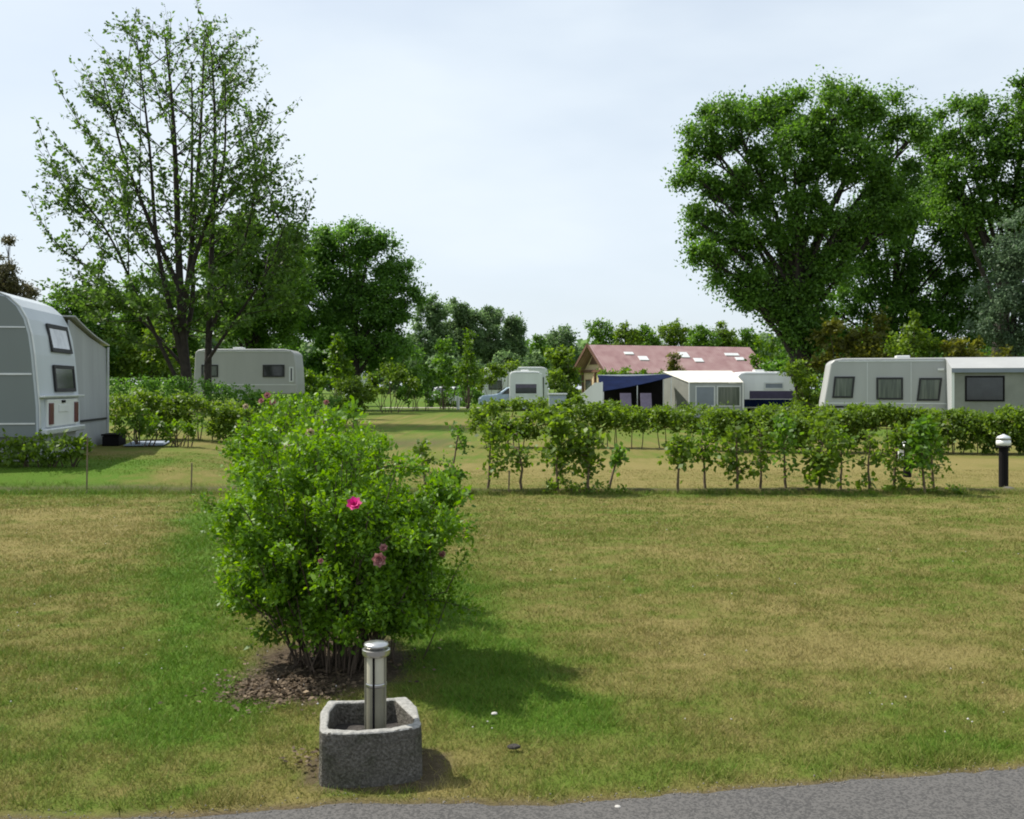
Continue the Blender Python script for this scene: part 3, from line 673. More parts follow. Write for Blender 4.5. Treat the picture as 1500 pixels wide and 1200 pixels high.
# ------------------------------------------------------------------ rose bushes running away from the lane
def rose(i, label, x, y, h, rw, n_leaf, leaf, seed, flowers):
    rs = np.random.RandomState(seed)
    root = thing('rose_bush', (x, y, 0.0), label, 'rose bush', group='rose bushes in a row between the pitches')
    L = Leaves(); T = Tubes(5)
    hz = h * 0.56
    # arching canes with side shoots
    tips = []
    for c in range(84):
        an = rs.rand() * 2 * math.pi; rr = rs.rand()**0.5
        p0 = np.array([math.cos(an) * 0.22 * rr, math.sin(an) * 0.2 * rr, -0.03])
        out = rs.uniform(0.0, 1.0)**0.55; el = rs.uniform(0, 1)
        p1 = np.array([math.cos(an) * rw * out, math.sin(an) * rw * 0.95 * out, h * (0.52 + 0.48 * math.sqrt(max(0, 1 - out**2.4)) * rs.uniform(0.7, 1.04))])
        if rs.rand() < 0.5: p1[2] = h * rs.uniform(0.22, 0.70); p1[2] = max(p1[2], h * 0.2)
        pts = bez(p0, p1, (0, 0, 0.16 * h), 9)
        T.add(pts, np.linspace(0.0065, 0.0025, 9) * rs.uniform(0.6, 1.2))
        tips.append(pts)
        for s in range(5):
            k = rs.randint(3, 9); q0 = pts[k]
            d = unit(rs.normal(size=3) + np.array([math.cos(an) * 0.6, math.sin(an) * 0.6, 0.35]))
            q1 = q0 + d * rs.uniform(0.07, 0.20) * h
            q1[2] = max(q1[2], 0.15 * h)
            T.add(bez(q0, q1, (0, 0, 0.02), 4), np.linspace(0.0035, 0.0015, 4))
            m = n_leaf // (84 * 5)
            t = rs.rand(m, 1)**0.7; pp = q0 * (1 - t) + q1 * t + rs.normal(0, 0.030, (m, 3))
            hh = np.clip(pp[:, 2] / h, 0, 1)
            keep = hh > 0.13 + 0.05 * rs.randn(m)
            pp = pp[keep]; m = len(pp)
            if m == 0: continue
            aa = unit(rdir(m, rs) + d * 0.5 + np.array([0, 0, 0.1])); nn = unit(rdir(m, rs) * 0.8 + np.array([0, 0, 0.7]))
            L.add(pp, aa, nn, leaf * rs.uniform(0.45, 1.5, m) * rs.uniform(0.8, 1.2), 0.45 + rs.normal(0, 0.13) + rs.normal(0, 0.17, m))
    for s in range(28): # bare upright shoots at the foot
        p0 = np.array([rs.normal(0, 0.17), rs.normal(0, 0.16), -0.02]); p1 = p0 + np.array([rs.normal(0, 0.17), rs.normal(0, 0.17), rs.uniform(0.12, 0.5)])
        T.add(bez(p0, p1, rs.normal(0, 0.02, 3), 5), np.linspace(0.0045, 0.002, 5))
    T.build('cane', M['twig'], root)
    L.build('foliage', M['rose'], root, 0.28)
    for (fx, fy, fz, r, mt) in flowers:
        B = Leaves(); c = np.array([fx - x, fy - y, fz])
        face = unit(np.array([0.1 * rs.randn(), -1.0, 0.35 + 0.2 * rs.randn()]))
        for ring, (m, tilt, sc) in enumerate(((7, 0.35, 1.0), (6, 0.9, 0.85), (5, 2.0, 0.6))):
            an = np.arange(m) * 2 * math.pi / m + rs.rand() * 3
            u = unit(np.cross(face, [0, 0, 1.0])); w = np.cross(u, face)
            dirs = np.cos(an)[:, None] * u + np.sin(an)[:, None] * w
            B.add(np.repeat(c[None], m, 0), unit(dirs + face * tilt), np.repeat(face[None], m, 0) + dirs * -0.3, np.full(m, r * sc), 0.5 + rs.normal(0, 0.22, m))
        B.build('flower', M[mt], root, 0.56)
rose(0, 'bushy rose with one magenta bloom, front of its row, behind the planter stone', -0.95, 5.35, 1.24, 0.63, 72000, 0.029, 3,
     [(PX(519, 4.72), 4.72, PZ(739, 4.72), 0.042, 'petal'), (PX(556, 4.72), 4.72, PZ(820, 4.72), 0.040, 'faded_petal'), (PX(562, 4.76), 4.76, PZ(803, 4.76), 0.024, 'faded_petal'),
       (PX(648, 5.2), 5.2, PZ(812, 5.2), 0.022, 'faded_petal'), (PX(470, 4.76), 4.76, PZ(822, 4.76), 0.016, 'faded_petal')])
rose(1, 'green rose bush directly behind the one with the magenta bloom', -1.34, 6.75, 1.28, 0.50, 32000, 0.036, 4, [(PX(455, 6.2), 6.2, PZ(634, 6.2), 0.035, 'pale_petal'), (PX(420, 6.3), 6.3, PZ(655, 6.3), 0.03, 'pale_petal'), (PX(488, 6.2), 6.2, PZ(640, 6.2), 0.022, 'pale_petal')])
rose(2, 'third rose bush of the row counted from the planter stone', -1.80, 8.25, 1.34, 0.48, 24000, 0.040, 5, [(PX(385, 7.7), 7.7, PZ(648, 7.7), 0.03, 'pale_petal')])
rose(3, 'last rose bush of the row, with faded pink blooms on its top', -2.30, 9.8, 1.38, 0.48, 18000, 0.044, 6,
     [(PX(392, 9.5), 9.5, PZ(580, 9.5), 0.042, 'faded_petal'), (PX(400, 9.4), 9.4, PZ(590, 9.4), 0.04, 'faded_petal'), (PX(383, 9.5), 9.5, PZ(588, 9.5), 0.036, 'faded_petal'), (PX(478, 9.6), 9.6, PZ(590, 9.6), 0.034, 'faded_petal'), (PX(360, 9.4), 9.4, PZ(596, 9.4), 0.035, 'pale_petal')])

# ------------------------------------------------------------------ row of young trees along the plot edge
ORD = ['first', 'second', 'third', 'fourth', 'fifth', 'sixth', 'seventh', 'eighth', 'ninth', 'tenth', 'eleventh', 'twelfth', 'thirteenth', 'fourteenth', 'fifteenth', 'sixteenth', 'seventeenth', 'eighteenth', 'nineteenth', 'twentieth']
def sapling(idx, px, top, low, wpx, n, sparse, label, D=14.1, lean=0.0, mat='midgreen', leaf=0.085):
    rs = np.random.RandomState(100 + idx)
    x, y, z = ground(px, D)
    lean += rs.normal(0, 0.05); leaf *= rs.uniform(0.8, 1.15); mat = ['midgreen', 'cherry', 'midgreen', 'yellowgreen', 'midgreen'][idx % 5]
    root = thing('young_tree', (x, y + rs.uniform(-0.25, 0.25), 0.0), label, 'young tree', group='young trees planted in a row')
    mpp = D / F; H = PZ(top + 9, D); zl = PZ(low, D); w = wpx * mpp * 0.5
    T = Tubes(5); L = Leaves()
    tp = np.stack([np.linspace(0, lean, 6) + rs.normal(0, 0.012, 6), rs.normal(0, 0.012, 6), np.linspace(-0.04, H * 0.92, 6)], 1); tp[0, :2] = 0
    T.add(tp, np.linspace(0.024, 0.006, 6)); nb = 8 if sparse else 15
    for b in range(nb):
        f = rs.uniform(zl / H * (0.55 if rs.rand() < 0.2 else 1.0), 0.97); p0 = np.array([np.interp(f * H * 0.95, tp[:, 2], tp[:, i]) for i in range(3)])
        an = rs.rand() * 6.283; prof = math.sin(min(1, (f - zl / H) / (1 - zl / H) * 0.85 + 0.25) * math.pi)**0.6
        d = np.array([math.cos(an), math.sin(an), rs.uniform(0.1, 0.7)])
        p1 = p0 + d * w * (0.55 + 0.5 * rs.rand()) * max(0.35, prof)
        if sparse and rs.rand() < 0.3: p1[2] -= 0.25
        T.add(bez(p0, p1, (0, 0, 0.02), 5), np.linspace(0.009, 0.003, 5))
        m = n // nb; t = rs.rand(m, 1)**0.6
        sp = 0.045 if sparse else 0.068
        pp = p0 * (1 - t) + p1 * t + rs.normal(0, sp, (m, 3))
        L.add(pp, unit(rdir(m, rs) + d * 0.5 + np.array([0, 0, -0.35])), unit(rdir(m, rs) * 0.8 + np.array([0, 0, 0.6])), leaf * rs.uniform(0.55, 1.25, m), 0.45 + rs.normal(0, 0.09) + rs.normal(0, 0.17, m))
    T.build('trunk', M['sapling_bark'], root); L.build('crown', M[mat], root, 0.36)
    return root
SAP = [(622, 638, 690, 48, 240, 1, 0), (655, 612, 700, 62, 400, 1, .05), (713, 604, 692, 66, 560, 0, 0), (765, 618, 688, 40, 240, 0, 0), (816, 596, 694, 84, 900, 0, 0), (860, 612, 690, 60, 420, 0, 0.03),
       (893, 640, 696, 34, 130, 1, .04), (991, 628, 682, 42, 420, 0, 0), (1036, 616, 676, 40, 260, 0, 0), (1076, 606, 690, 52, 460, 0, 0), (1114, 616, 684, 40, 260, 0, 0), (1156, 604, 692, 56, 520, 0, 0),
       (1192, 606, 694, 58, 560, 0, 0), (1233, 616, 690, 44, 280, 0, 0), (1271, 622, 694, 40, 170, 1, 0), (1311, 606, 688, 56, 500, 0, 0), (1345, 606, 684, 56, 540, 0, 0), (1377, 604, 688, 50, 520, 0, 0)]
SAP_DESC = ['sparse twiggy sapling', 'tall sparse sapling with bare twigs', 'dark leafy round sapling', 'thin leafy sapling', 'widest densest sapling with leafy foot', 'wide leafy sapling',
            'small leaning sapling', 'short round sapling standing alone after a gap', 'slim sapling', 'bushy sapling', 'slim light sapling', 'bushy dark sapling', 'bushy wide sapling', 'slim sapling with a pale stem',
            'thin sparse sapling', 'leafy sapling', 'dense leafy sapling', 'dense sapling nearest the black lamp post']
for i, (px, top, low, w, n, s, ln) in enumerate(SAP):
    sapling(i, px, top, low, w, n, s, f'{SAP_DESC[i]}, {ORD[i]} of the row counted from the roses', lean=ln)
shrub('shoots', 'low leafy shoots around the foot of the densest sapling', 'undergrowth', 14.0, 816, [(800, 714, 22, 9), (830, 712, 26, 10), (870, 716, 26, 7), (905, 717, 18, 6)], 0.06, 420, 'midgreen', stems=0, seed=44)
shrub('shoots', 'low green weeds below the last saplings before the lamp post', 'undergrowth', 14.0, 1340, [(1310, 718, 22, 7), (1350, 716, 30, 8), (1395, 718, 26, 6)], 0.06, 380, 'midgreen', stems=0, seed=45)
for k, (px, top, lb) in enumerate(((127, 640, 'thin weathered stake in front of the caravan with the curved roof'), (280, 678, 'short thin stake beside the rose bushes'), (745, 690, 'small weathered stake between two leafy saplings'))):
    x, y, z = ground(px, 13.95)
    bm = bmesh.new(); bm_rod(bm, (0, 0, -0.05), (0.01, 0, PZ(top, 13.95) - z), 0.011, 6)
    o = done('stake', bm, M['stakewood']); o.location = (x, y, z); tag(o, lb, 'stake')

# black bollard lamps
def garden_lamp(px, D, top_py, label, panel):
    x, y, z = ground(px, D); H = PZ(top_py, D) - z
    root = thing('lamp_post', (x, y, z), label, 'lamp post')
    bm = bmesh.new(); bm_lathe(bm, [(0.066, -0.05), (0.066, H * 0.75)], k=16); done('post', bm, M['black'], root)
    bm = bmesh.new(); bm_lathe(bm, [(0.079, H * 0.752), (0.105, H * 0.757), (0.105, H * 0.775), (0.07, H * 0.78)], k=20); done('collar', bm, M['black'], root)
    bm = bmesh.new(); bm_lathe(bm, [(0.075, H * 0.782), (0.098, H * 0.80), (0.104, H * 0.84), (0.098, H * 0.885), (0.07, H * 0.90)], k=24); done('globe', bm, M['globe'], root, smooth=True)
    bm = bmesh.new(); bm_lathe(bm, [(0.072, H * 0.906), (0.105, H * 0.91), (0.085, H * 0.955), (0.03, H * 0.985), (0.01, H)], k=20); done('cap', bm, M['trim'], root, smooth=True)
    if panel: box_part('plate', (-0.15, -0.02, 0.25), (-0.055, 0.02, 0.55), 'white', root, 0.004)
garden_lamp(1470, 14.6, 636, 'black lamp post with white globe head on a stone foot beside the sapling row', False)
garden_lamp(1329, 16.5, 645, 'black lamp post hidden among the last saplings with a white plate', True)
bm = bmesh.new(); bmesh.ops.create_icosphere(bm, subdivisions=3, radius=0.11)
for v in bm.verts: v.co *= 0.8 + 0.35 * float(vnoise(v.co.x * 9 + 4, v.co.y * 9 + v.co.z * 7, 5)); v.co.z *= 0.45
o = done('foot_rock', bm, M['stone'], None, smooth=True); o.location = (PX(1477, 14.3), 14.3, 0.01); tag(o, 'flat grey stone lying at the foot of the black lamp post', 'stone'); o.name = 'rock'

# ------------------------------------------------------------------ hedges
hedge('hedge', 'leafy green hedge behind the saplings, below the grey caravan and awning', 23.0, 22.0, 1040, 1560, 1.0, 0.85, 0.085, 32000, 'midgreen', seed=1, low=0.05)
hedge('hedge', 'thin hedge with bare stems below, in front of the navy canopy', 24.5, 23.5, 880, 1040, 0.97, 0.6, 0.085, 5500, 'midgreen', seed=2, low=0.40)
hedge('hedge', 'loose uneven hedge before the white caravan with the dark rear window', 24.5, 24.5, 690, 885, 1.06, 0.7, 0.085, 7500, 'midgreen', seed=3, low=0.22, bumps=0.32)
hedge('hedge', 'bushy green hedge between the pale caravan and the rose row', 21.0, 22.5, 150, 420, 1.0, 0.9, 0.085, 9000, 'midgreen', seed=4, bumps=0.22)
hedge('hedge', 'dark clipped hedge below the far white caravan', 34.0, 38.0, 150, 505, 1.25, 0.9, 0.10, 9000, 'darkleaf', seed=5, trunks=False, bumps=0.08)
hedge('hedge', 'dark low hedge along the pale gravel path', 72.0, 72.5, 590, 705, 1.35, 1.2, 0.20, 3200, 'darkleaf', seed=6, trunks=False, bumps=0.2, cl=0.3)
hedge('hedge', 'long green hedge below the canopy, awning and white caravan', 36.0, 34.0, 800, 1215, 0.85, 0.9, 0.11, 8000, 'midgreen', seed=7, trunks=False, bumps=0.2, cl=0.2)
shrub('yellow_shrub', 'yellow green shrub in front of the bushy hedge', 'shrub', 19.5, 205, [(190, 630, 26, 18), (222, 624, 26, 20), (200, 610, 22, 16)], 0.08, 700, 'yellowgreen', seed=11)
shrub('yellow_shrub', 'small yellow green shrub close to the rose row', 'shrub', 19.5, 262, [(255, 626, 22, 16), (280, 622, 22, 16)], 0.08, 480, 'yellowgreen', seed=12)
shrub('ornamental_shrub', 'loose shrub with tall sprigs below the caravan with the curved roof', 'shrub', 15.3, 70, [(15, 662, 34, 24), (62, 660, 34, 24), (104, 654, 28, 20), (125, 660, 14, 14)], 0.075, 1700, 'midgreen', seed=13, sprigs=7, stems=18)

# ------------------------------------------------------------------ caravan with the curved roof
def end_x(prof, z):
    zs = [p[1] for p in prof]; return float(np.interp(z, zs, [p[0] for p in prof]))
def curved_caravan():
    D = 16.0; x, y, z = ground(58, D)
    root = thing('caravan', (x, y, z), 'pale grey caravan with curved roof end, tail lights and attached awning', 'caravan', rotz=math.radians(8.0))
    # local: +x is the rear end (x=0), body runs to -x; +y away from the lane
    W = 2.28; Ln = 6.2
    prof = [(0.0, 0.42), (-0.01, 0.9), (-0.04, 1.25), (-0.085, 1.75), (-0.13, 2.08), (-0.20, 2.33), (-0.31, 2.53), (-0.47, 2.68), (-0.72, 2.79), (-1.15, 2.85)]
    out = prof + [(-Ln + 1.1, 2.85), (-Ln + 0.5, 2.72), (-Ln + 0.1, 2.2), (-Ln, 1.3), (-Ln + 0.25, 0.42)]
    bm = bmesh.new(); bm_prism(bm, out, 0, W)
    done('body', bm, M['caravan_shell'], root, 0.05, 3)
    # rear trim band that wraps the profile near the lane-side edge, pale
    bm = bmesh.new()
    for (a, b) in zip(prof[:-1], prof[1:]):
        dx, dz = b[0] - a[0], b[1] - a[1]
        bm_panel(bm, (a[0], 0.0, a[1]), (0, 0.05, 0), (dx, 0, dz), 0.014)
    done('edge_trim', bm, M['trim'], root)
    bm = bmesh.new()
    inn = [(p[0] - 0.05, p[1]) for p in prof[:-2]] + [(-0.76, 2.735), (-1.2, 2.795)]
    bm_prism(bm, inn + [(-Ln + 1.1, 2.795), (-Ln + 0.55, 2.67), (-Ln + 0.16, 2.2), (-Ln + 0.06, 1.3), (-Ln + 0.3, 0.42)], -0.010, 0.004)
    done('shaded_side_panel', bm, M['side_shade'], root)  # thin slab over the shell that carries the side's painted shade
    for zz, th in ((1.42, 0.03), (2.18, 0.022), (0.62, 0.025)):
        box_part('side_moulding', (-Ln + 0.35, -0.024, zz), (end_x(prof, zz) - 0.06, -0.006, zz + th), 'trim', root)
    def endwin(z0, z1, y0, y1, frame, pane, w):
        x0, x1 = end_x(prof, z0), end_x(prof, z1)
        return window(root, (x0, y0, z0), (0, y1 - y0, 0), (x1 - x0, 0, z1 - z0), frame, pane, w, 0.03, 0.012)
    endwin(1.82, 2.30, 0.86, 2.0, 'darkrubber', 'pane_sky', 0.07)
    endwin(1.14, 1.60, 0.84, 1.98, 'darkrubber', 'pane_dark', 0.06)
    # rear skirt panel with lights, bumper
    box_part('rear_panel', (-0.02, 0.30, 0.56), (0.035, 1.98, 1.02), 'white', root, 0.015)
    box_part('ledge', (-0.03, 0.02, 1.05), (0.075, W - 0.02, 1.085), 'trim', root, 0.008)
    box_part('tail_light', (0.036, 0.34, 0.60), (0.055, 0.56, 0.96), 'red', root, 0.008)
    box_part('tail_light', (0.036, 1.74, 0.60), (0.055, 1.95, 0.96), 'red', root, 0.008)
    box_part('number_plate', (0.036, 0.86, 0.80), (0.048, 1.38, 0.92), 'white', root, 0.003)
    box_part('handle', (0.036, 1.02, 0.955), (0.06, 1.18, 1.0), 'black', root, 0.004)
    box_part('bumper', (-0.02, 0.05, 0.44), (0.10, W - 0.05, 0.54), 'trim', root, 0.02)
    wheel(root, (-2.9, 0.08, 0.33), 0.33, 0.18)
    wheel(root, (-2.9, W - 0.08, 0.33), 0.33, 0.18)
    # skirt cloth below the body
    box_part('skirt', (-Ln + 0.4, 0.06, 0.02), (-0.10, 0.09, 0.415), 'awning_shade', root)
    box_part('rear_skirt', (-0.10, 0.09, 0.02), (-0.07, W - 0.05, 0.415), 'awning_grey', root)
    # awning on the far side
    A = 2.35
    bm = bmesh.new()
    bm_prism(bm, [(-5.3, 0.05), (-0.12, 0.05), (-0.16, 2.0), (-5.2, 2.0)], W + A - 0.03, W + A)
    for (a, b) in (((W + 0.02, 2.50), (W + A, 2.06)),):
        pass
    done('awning_front_wall', bm, M['awning_grey'], root)
    bm = bmesh.new()
    v = [bm.verts.new(p) for p in ((-0.13, W + 0.004, 0.05), (-0.12, W + A, 0.05), (-0.15, W + A, 2.02), (-0.17, W + A * 0.5, 2.20), (-0.20, W + 0.004, 2.46))]
    f = bm.faces.new(v); r = bmesh.ops.extrude_face_region(bm, geom=[f]); bmesh.ops.translate(bm, verts=[e for e in r['geom'] if isinstance(e, bmesh.types.BMVert)], vec=(-0.03, 0, 0))
    done('awning_side_wall', bm, M['awning_grey'], root)
    bm = bmesh.new()
    ys = np.linspace(0, 1, 7); A_, B_ = [], []
    for t in ys:
        zz = 2.49 - 0.44 * t + 0.05 * (2 * t - 1)**2 - 0.05
        A_.append(bm.verts.new((-0.10, W + 0.004 + t * (A + 0.06), zz + 0.03))); B_.append(bm.verts.new((-5.3, W + 0.004 + t * (A + 0.06), zz + 0.03)))
    for a in range(6): bm.faces.new((A_[a], A_[a + 1], B_[a + 1], B_[a]))
    r = bmesh.ops.extrude_face_region(bm, geom=bm.faces[:]); bmesh.ops.translate(bm, verts=[e for e in r['geom'] if isinstance(e, bmesh.types.BMVert)], vec=(0, 0, 0.025))
    done('awning_roof', bm, M['greypaint'], root)
    box_part('awning_pole', (-0.118, W + A - 0.06, 0.02), (-0.085, W + A - 0.025, 2.05), 'trim', root)
    box_part('awning_seam', (-0.128, W + 0.02, 0.56), (-0.113, W + A - 0.08, 0.60), 'darkrubber', root)
    R = root.matrix_basis if False else Matrix.Translation(root.location) @ Matrix.Rotation(root.rotation_euler.z, 4, 'Z')
    p = R @ Vector((0.02, W + A - 1.0, 0))
    b = thing('storage_box', (p.x, p.y, float(height(p.x, p.y))), 'black low storage box at the outer corner of the awning', 'box', rotz=math.radians(8))
    box_part('body', (0.0, 0, 0.0), (0.32, 0.6, 0.20), 'black', b, 0.02); box_part('lid', (-0.015, -0.015, 0.203), (0.335, 0.615, 0.24), 'black', b, 0.015)
    p = R @ Vector((0.5, W + A - 1.3, 0))
    bm = bmesh.new(); bm_box(bm, (0, 0, 0), (0.75, 1.1, 0.02)); m_ = done('doormat', bm, M['matcloth'], None, 0.006)
    m_.location = (p.x, p.y, float(height(p.x, p.y)) + 0.02); m_.rotation_euler = (math.radians(1.0), 0, math.radians(12)); tag(m_, 'pale blue mat on the grass by the awning corner', 'mat')
curved_caravan()

# ------------------------------------------------------------------ generic caravan seen across the site
def caravan(label, px, D, Ln, W, H, rotz, wins, colour='white', prof_l=0.35, prof_r=0.12, group=None, name='caravan', x0=0.42, bev=0.06):
    """local: lane side is y=0 facing -y, body from x=0 to Ln; wins on side: (x,z,w,h,frame,pane) ; 'L'/'R' ends: ('R',y,z,w,h,frame,pane)"""
    x, y, z = ground(px, D)
    root = thing(name, (x, y, z), label, 'caravan', rotz=rotz, group=group)
    lp = [(0.0, x0), (prof_l * 0.12, 0.9), (prof_l * 0.55, 1.7), (prof_l * 0.92, H - 0.18), (prof_l + 0.12, H - 0.05), (prof_l + 0.4, H)]
    rp = [(Ln - prof_r - 0.5, H), (Ln - prof_r - 0.2, H - 0.05), (Ln - prof_r, H - 0.22), (Ln - prof_r * 0.4, 1.7), (Ln, 0.9), (Ln, x0)]
    bm = bmesh.new(); bm_prism(bm, lp + rp, 0, W); done('body', bm, M[colour], root, bev, 3 if bev < 0.1 else 6, smooth=bev > 0.1)
    box_part('roof_moulding', (prof_l + 0.25, -0.02, H - 0.14), (Ln - prof_r - 0.2, 0.003, H - 0.10), 'trim', root)
    box_part('side_moulding', (0.05, -0.012, 0.86), (Ln - 0.05, 0.003, 0.90), 'trim', root)
    box_part('roof_vent', (Ln * 0.35, W * 0.3, H + 0.004), (Ln * 0.35 + 0.5, W * 0.3 + 0.5, H + 0.11), 'white', root, 0.03)
    for w in wins:
        if w[0] == 'R':
            _, yy, zz, ww, hh, fr, pn = w
            rz = [(p[0], p[1]) for p in rp][::-1]; xa = float(np.interp(zz, [q[1] for q in rz], [q[0] for q in rz])); xb = float(np.interp(zz + hh, [q[1] for q in rz], [q[0] for q in rz]))
            window(root, (xa, yy, zz), (0, ww, 0), (xb - xa, 0, hh), fr, pn, 0.05, 0.03, 0.008)
        else:
            xx, zz, ww, hh, fr, pn = w[:6]; sk = w[6] if len(w) > 6 else 0
            window(root, (xx, 0, zz), (ww, 0, 0), (sk, 0, hh), fr, pn, 0.07, 0.03, 0.006)
    for yy in (0.08, W - 0.08): wheel(root, (Ln * 0.45, yy, 0.32), 0.32, 0.18)
    return root

# grey caravan with its awning
def grey_caravan():
    D = 38.0
    r = caravan('big pale grey caravan with three dark framed windows on its side', 1205, D, 7.9, 2.3, 2.60, math.radians(-13.0), [
        (0.35, 1.08, 0.75, 0.82, 'darkrubber', 'pane_green', 0.08), (1.95, 1.02, 0.95, 0.84, 'darkrubber', 'pane_green'), (3.38, 0.98, 0.80, 0.86, 'darkrubber', 'pane_green', 0.10)], 'greypaint', 0.32, 0.1)
    box_part('stripe', (0.12, -0.010, 0.70), (0.9, 0.003, 0.79), 'darkrubber', r)
    for xx in (1.62, 3.18): box_part('seam', (xx, -0.006, 0.92), (xx + 0.018, 0.003, 2.44), 'trim', r)
    box_part('vent_grille', (2.55, -0.014, 0.56), (2.95, 0.003, 0.72), 'awning_shade', r)
    box_part('service_hatch', (0.55, -0.008, 0.48), (1.15, 0.003, 0.66), 'white', r)
    box_part('awning_lamp', (4.12, -0.05, 2.12), (4.34, 0.003, 2.20), 'white', r)
    box_part('stripe', (0.9, -0.010, 0.74), (2.3, 0.003, 0.80), 'chaircloth', r)
    # awning fixed to the same side
    bm = bmesh.new(); x0, x1, d = 4.42, 8.4, 1.1
    bm_prism(bm, [(x0, 0.42), (x1, 0.42), (x1, 2.16), (x0, 2.16)], -d - 0.03, -d); done('awning_front_wall', bm, M['awning_shade'], r)
    bm = bmesh.new()
    v = [bm.verts.new(p) for p in ((x0, -0.03, 0.42), (x0, -d + 0.002, 0.42), (x0, -d + 0.002, 2.16), (x0, -0.03, 2.56))]
    f = bm.faces.new(v); q = bmesh.ops.extrude_face_region(bm, geom=[f]); bmesh.ops.translate(bm, verts=[e for e in q['geom'] if isinstance(e, bmesh.types.BMVert)], vec=(0.03, 0, 0))
    done('awning_side_wall', bm, M['awning_grey'], r)
    bm = bmesh.new()
    bm_panel(bm, (x0 - 0.05, -d - 0.12, 2.155), (x1 - x0 + 0.1, 0, 0), (0, d + 0.1, 0.42), 0.03); done('awning_roof', bm, M['greypaint'], r)
    bm = bmesh.new(); bm_panel(bm, (x0 - 0.05, -d - 0.14, 2.02), (x1 - x0 + 0.1, 0, 0), (0, 0.01, 0.14), 0.012); done('valance', bm, M['awning_blue'], r)
    window(r, (x0 + 0.42, -d - 0.03, 0.98), (1.32, 0, 0), (0, 0, 0.92), 'black', 'pane_dark', 0.06, 0.02)
    box_part('corner_post', (x0 - 0.04, -d - 0.065, 0.05), (x0 + 0.06, -d - 0.035, 2.15), 'white', r)
    box_part('hem', (x0, -d - 0.045, 0.34), (x1, -d - 0.002, 0.415), 'white', r)
grey_caravan()

caravan('long white caravan behind the cherry trunks, one dark side window', 283, 48.0, 5.0, 2.2, 2.62, math.radians(2), [
    (3.35, 1.25, 1.05, 0.60, 'darkrubber', 'pane_dark'), (4.62, 1.0, 0.22, 0.75, 'trim', 'pane_dark'), (0.4, 1.25, 0.8, 0.6, 'darkrubber', 'pane_green')], 'greypaint', 0.1, 0.12)
# rear of a white caravan
r = caravan('small white caravan seen from behind with one wide dark window', 746, 62.0, 2.12, 4.8, 2.50, 0.0, [
    (0.32, 1.02, 1.46, 0.72, 'white', 'pane_dark')], 'white', 0.03, 0.03)
box_part('blind', (0.42, -0.040, 1.45), (1.70, -0.026, 1.68), 'chaircloth', r); box_part('bumper', (0.05, -0.06, 0.45), (2.07, -0.006, 0.6), 'trim', r)
caravan('white caravan roof showing above and behind the small white one', 706, 74.0, 5.0, 2.2, 3.0, 0.0, [(0.5, 1.3, 1.0, 0.7, 'darkrubber', 'pane_green'), (4.1, 0.6, 0.6, 1.7, 'trim', 'pane_dark')], 'white', 0.15, 0.08)
caravan('far white caravan, only a corner shows beside a bright green bush', 506, 75.0, 1.1, 4.0, 2.85, 0.0, [(0.2, 1.2, 0.7, 0.7, 'darkrubber', 'pane_dark')], 'white', 0.03, 0.03)
# white caravan behind awning
r = caravan('rounded white caravan with dark violet band next to the cream awning', 1080, 50.0, 3.0, 2.3, 2.28, 0.0, [
    (1.35, 1.38, 1.0, 0.36, 'trim', 'awning_blue')], 'white', 0.05, 0.30, bev=0.20)
box_part('stripe', (0.62, -0.010, 0.875), (2.90, 0.003, 1.30), 'purple', r); box_part('stripe', (0.35, -0.014, 0.50), (2.93, 0.002, 0.872), 'navy', r)

def cream_awning():
    D = 48.0; x, y, z = ground(1010, D)
    t = thing('awning_tent', (x, y, z), 'cream roofed awning tent with bluish plastic windows', 'awning')
    w = 2.65; d = 2.6; e = 1.70; h = 2.30
    bm = bmesh.new(); bm_panel(bm, (-0.05, -0.08, e), (w, 0, 0), (-0.0, d, h - e), 0.03)
    v = [bm.verts.new(p) for p in ((-0.05, -0.08, e), (-0.05, d - 0.08, h), (-0.95, d - 0.3, h - 0.04))]; f = bm.faces.new(v)
    q = bmesh.ops.extrude_face_region(bm, geom=[f]); bmesh.ops.translate(bm, verts=[k for k in q['geom'] if isinstance(k, bmesh.types.BMVert)], vec=(0, 0, 0.03))
    done('roof', bm, M['cream'], t)
    bm = bmesh.new(); bm_panel(bm, (0.0, 0.0, 0.03), (w, 0, 0), (0, 0, e - 0.04), 0.03); done('front_wall', bm, M['awning_grey'], t)
    window(t, (0.28, -0.03, 0.55), (0.95, 0, 0), (0, 0, 1.0), 'trim', 'awning_blue', 0.05, 0.02)
    window(t, (1.32, -0.03, 0.55), (1.15, 0, 0), (0, 0, 1.0), 'trim', 'pane_green', 0.05, 0.02)
    bm = bmesh.new()
    v = [bm.verts.new(p) for p in ((-0.02, 0.0, 0.03), (-0.90, d - 0.3, 0.03), (-0.92, d - 0.3, h - 0.06), (-0.03, 0, e))]; f = bm.faces.new(v)
    q = bmesh.ops.extrude_face_region(bm, geom=[f]); bmesh.ops.translate(bm, verts=[k for k in q['geom'] if isinstance(k, bmesh.types.BMVert)], vec=(0.03, 0.01, 0))
    done('side_wall', bm, M['awning_shade'], t)
    for px_ in (-0.06, w - 0.1): box_part('pole', (px_, -0.10, 0), (px_ + 0.06, -0.05, e + 0.02), 'white', t)
cream_awning()
